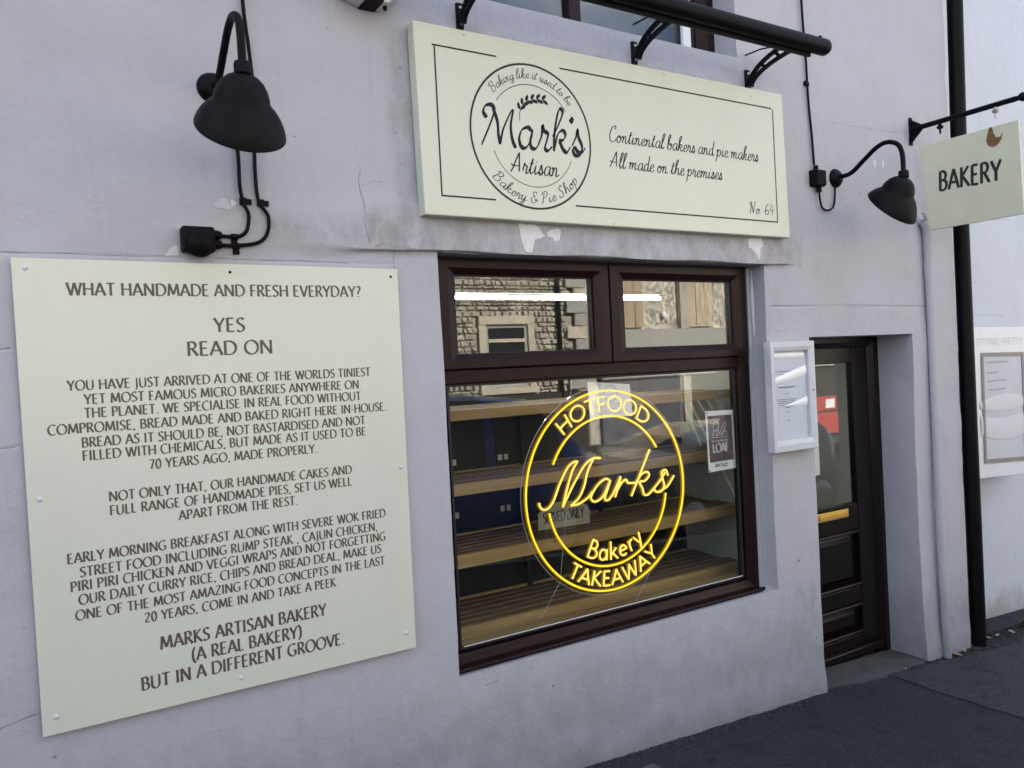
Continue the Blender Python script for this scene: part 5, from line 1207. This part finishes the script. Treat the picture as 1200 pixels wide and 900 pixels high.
while z < 7.3:
    h = .34; wd = .62 if k % 2 else .36
    box_obj('quoin', 13.6 - wd - .35, 13.25, oy - .01, oy + .10, z, z + h - .02, M['grey_fascia'] if k % 3 else M['dressed'], OB, bevel=.012); z += h; k += 1
MB().tube([(12.36, oy + .1, -.6), (12.36, oy + .1, 7.3)], .06, 12).build('downpipe', M['black'], OB)
RB = empty('pebble_dashed_building', (17, -14.3, -.4), 'pebble dashed building with peeling timber posts across the street, mirrored in the shop window', 'building')
MB().box(13.62, 34, oy - 6, oy - .04, -1.2, 7.0).build('core', M['dash'], RB)
MB().add([(13.6, oy + .3, 7.0), (34.1, oy + .3, 7.0), (34.1, oy - 3, 9.2), (13.6, oy - 3, 9.2), (34.1, oy - 6.2, 7.0), (13.6, oy - 6.2, 7.0)], [(0, 3, 2, 1), (3, 5, 4, 2), (0, 1, 4, 5), (1, 2, 4), (0, 5, 3)]).build('roof', M['slate'], RB)
for (x0, x1, m) in ((13.7, 14.0, 'timber'), (14.15, 15.35, 'timber'), (17.1, 18.1, 'timber_pale'), (22.2, 22.9, 'timber'), (24.5, 25.4, 'timber_pale')):
    n_ = max(1, int((x1 - x0) / .28)); w_ = (x1 - x0) / n_
    for i in range(n_): box_obj('timber_board', x0 + i * w_ + .006, x0 + (i + 1) * w_ - .006, oy - .03, oy + .04 + .01 * (i % 2), 2.72, 6.2, M[m], RB, bevel=.004)
box_obj('post', 16.75, 17.05, oy - .03, oy + .1, -.5, 6.2, M['stone_dark'], RB)
box_obj('fascia', 13.7, 33, oy - .03, oy + .16, 1.3, 2.66, M['grey_fascia'], RB)
for i in range(6): box_obj('shutter', 13.7 + i * 3.1, 16.78 + i * 3.1, oy - .03, oy + .05, -.5, 1.28, M['dark_in'] if i % 2 else M['slate'], RB)
wl = MB().lathe([(0, .10), (.08, .08), (.10, .03), (.10, 0)], (16.15, oy + .0, 3.08), (0, 1, 0), 20).build('bulkhead_light', M['white_refl'], RB)

# ------------------------------------------------------------------ vehicles
def car(cx, cy_, label, paint, L_=4.3, W_=1.8, Ht=1.62, rz=0., flip=1):
    gb = gz(cx) - .12
    e = empty('parked_car', (cx, cy_, gb), label, 'car', 'cars parked along the kerb')
    slope = math.atan2(gz(cx + 1) - gz(cx - 1), 2)
    xs = np.linspace(-.5, .5, 41)
    def top(t):   # roof / bonnet line
        return np.interp(t, [-.5, -.49, -.45, -.38, -.28, -.1, .08, .22, .34, .44, .49, .5], [.62, .98, 1.12, 1.38, Ht - .04, Ht, Ht - .02, Ht - .16, 1.10, 1.0, .84, .55])
    def belt(t): return np.interp(t, [-.5, -.46, -.4, -.3, 0, .25, .34, .5], [.6, .96, 1.08, 1.03, .97, .95, .98, .6])
    def half(t): return W_ / 2 * np.interp(t, [-.5, -.47, -.4, 0, .4, .47, .5], [.72, .86, .97, 1, .97, .84, .66])
    rows = []
    for t in xs:
        T, B, Wd = float(top(t)), float(min(belt(t), top(t) - .02)), float(half(t)); gh = T - B
        zb = .22 + .10 * float(abs(t) > .46)
        ins = min(.20, gh * .42)
        sec = [(Wd * .93, zb), (Wd, .45), (Wd * 1.0, .72), (Wd * .97, B), (Wd * .97 - ins, T - min(.05, gh * .2)), (Wd * .62, T - .005 * 0), (Wd * .25, T + .01)]
        if gh < .12: sec[4] = (Wd * .86, T - .01)
        rows.append([(t * L_ * flip, y, z) for y, z in sec] + [(t * L_ * flip, -y, z) for y, z in sec[::-1]])
    n = len(rows[0]); vs = [p for r in rows for p in r]; body = []; gls = []
    for i in range(40):
        t = (xs[i] + xs[i + 1]) / 2
        for j in range(n - 1):
            f = (i * n + j, (i + 1) * n + j, (i + 1) * n + j + 1, i * n + j + 1)
            side = j in (3, 9); pillar = abs(t - .02) < .012 or t < -.36 or t > .25
            rear = -.46 < t < -.31 and 4 <= j <= 8; front = .225 < t < .335 and 4 <= j <= 8
            if (side and -.36 < t < .27 and not abs(t + .13) < .012 and not abs(t - .06) < .012) or rear or front: gls.append(f)
            else: body.append(f)
    body.append(tuple(range(n))); body.append(tuple(range(40 * n, 41 * n)))
    R_ = Matrix.Rotation(-slope, 4, 'Y'); off = Vector((cx, cy_, gb))
    V = [tuple(off + (R_ @ Vector(v))) for v in vs]
    def put(mb, name, m, par=e, **k):
        mb.v = [tuple(off + (R_ @ Vector(v))) for v in mb.v]; return mb.build(name, m, par, **k)
    MB().add(V, body).build('body', paint, e, smooth=45); MB().add(V, gls).build('windows', M['car_glass'], e, smooth=45)
    for sx_ in (-.32, .31):
        for sy in (-1, 1):
            y = sy * (W_ / 2 - .06)
            wh = put(MB().lathe([(.0, .12), (.22, .115), (.31, .10), (.335, .06), (.335, -.08), (.30, -.11)], (sx_ * L_ * flip, y - sy * .02, .335), (0, sy, 0), 28), 'wheel', M['tyre'], smooth=40)
            put(MB().lathe([(0, .126), (.05, .13), (.20, .122), (.215, .112)], (sx_ * L_ * flip, y - sy * .02, .335), (0, sy, 0), 20), 'rim', M['alloy'], wh, smooth=40)
    for sy in (-1, 1):
        put(MB().box(-.47 * L_ * flip - .02, -.455 * L_ * flip + .02, sy * W_ * .40 - .09, sy * W_ * .40 + .09, .80, 1.02), 'tail_lamp', M['lamp_lens'], bevel=.01)
        put(MB().box(.455 * L_ * flip - .05, .475 * L_ * flip + .02, sy * W_ * .36 - .14, sy * W_ * .36 + .14, .68, .82), 'headlight', M['head_lens'], bevel=.01)
        put(MB().box(.17 * L_ * flip - .06, .17 * L_ * flip + .06, sy * (W_ / 2 + .10) - .10, sy * (W_ / 2 + .10) + .08, .99, 1.12), 'wing_mirror', paint, bevel=.03)
    put(MB().box(-.502 * L_ * flip - .015, -.502 * L_ * flip + .015, -.26, .26, .60, .71), 'number_plate', M['plate'])
    return e
car(3.45, -4.72, 'dark blue hatchback parked at the kerb in front of the shop, mirrored in the window', M['car_blue'], Ht=1.78, flip=-1)
car(-1.55, -4.75, 'unseen tall dark car added to shade the lower wall, left of the blue car', M['added_car_dark'], L_=4.7, Ht=1.95, flip=-1)  # added out of view to block light from the lower wall
car(8.1, -4.72, 'grey hatchback parked beyond the blue car, mirrored in the window', M['car_grey'], Ht=1.42, flip=-1)
bz_ = gz(18) - .12
rb = empty('road_barrier', (19.2, -10.4, bz_), 'red and white plastic works barrier in the sunlit road, mirrored in the door glass', 'barrier')
for k in range(2):
    x0 = 18.0 + k * 1.25
    box_obj('barrier_panel', x0, x0 + 1.2, -10.43, -10.37, bz_ + .16, bz_ + .72, M['red_pl'], rb); box_obj('top_board', x0, x0 + 1.2, -10.44, -10.36, bz_ + .78, bz_ + 1.15, M['red_pl'], rb)
    box_obj('reflector', x0 + .4, x0 + .78, -10.358, -10.350, bz_ + .84, bz_ + 1.08, M['white_refl'], rb)
    for q in (0, 1.12): box_obj('leg', x0 + q, x0 + q + .08, -10.455, -10.345, bz_, bz_ + .16, M['white_refl'], rb)
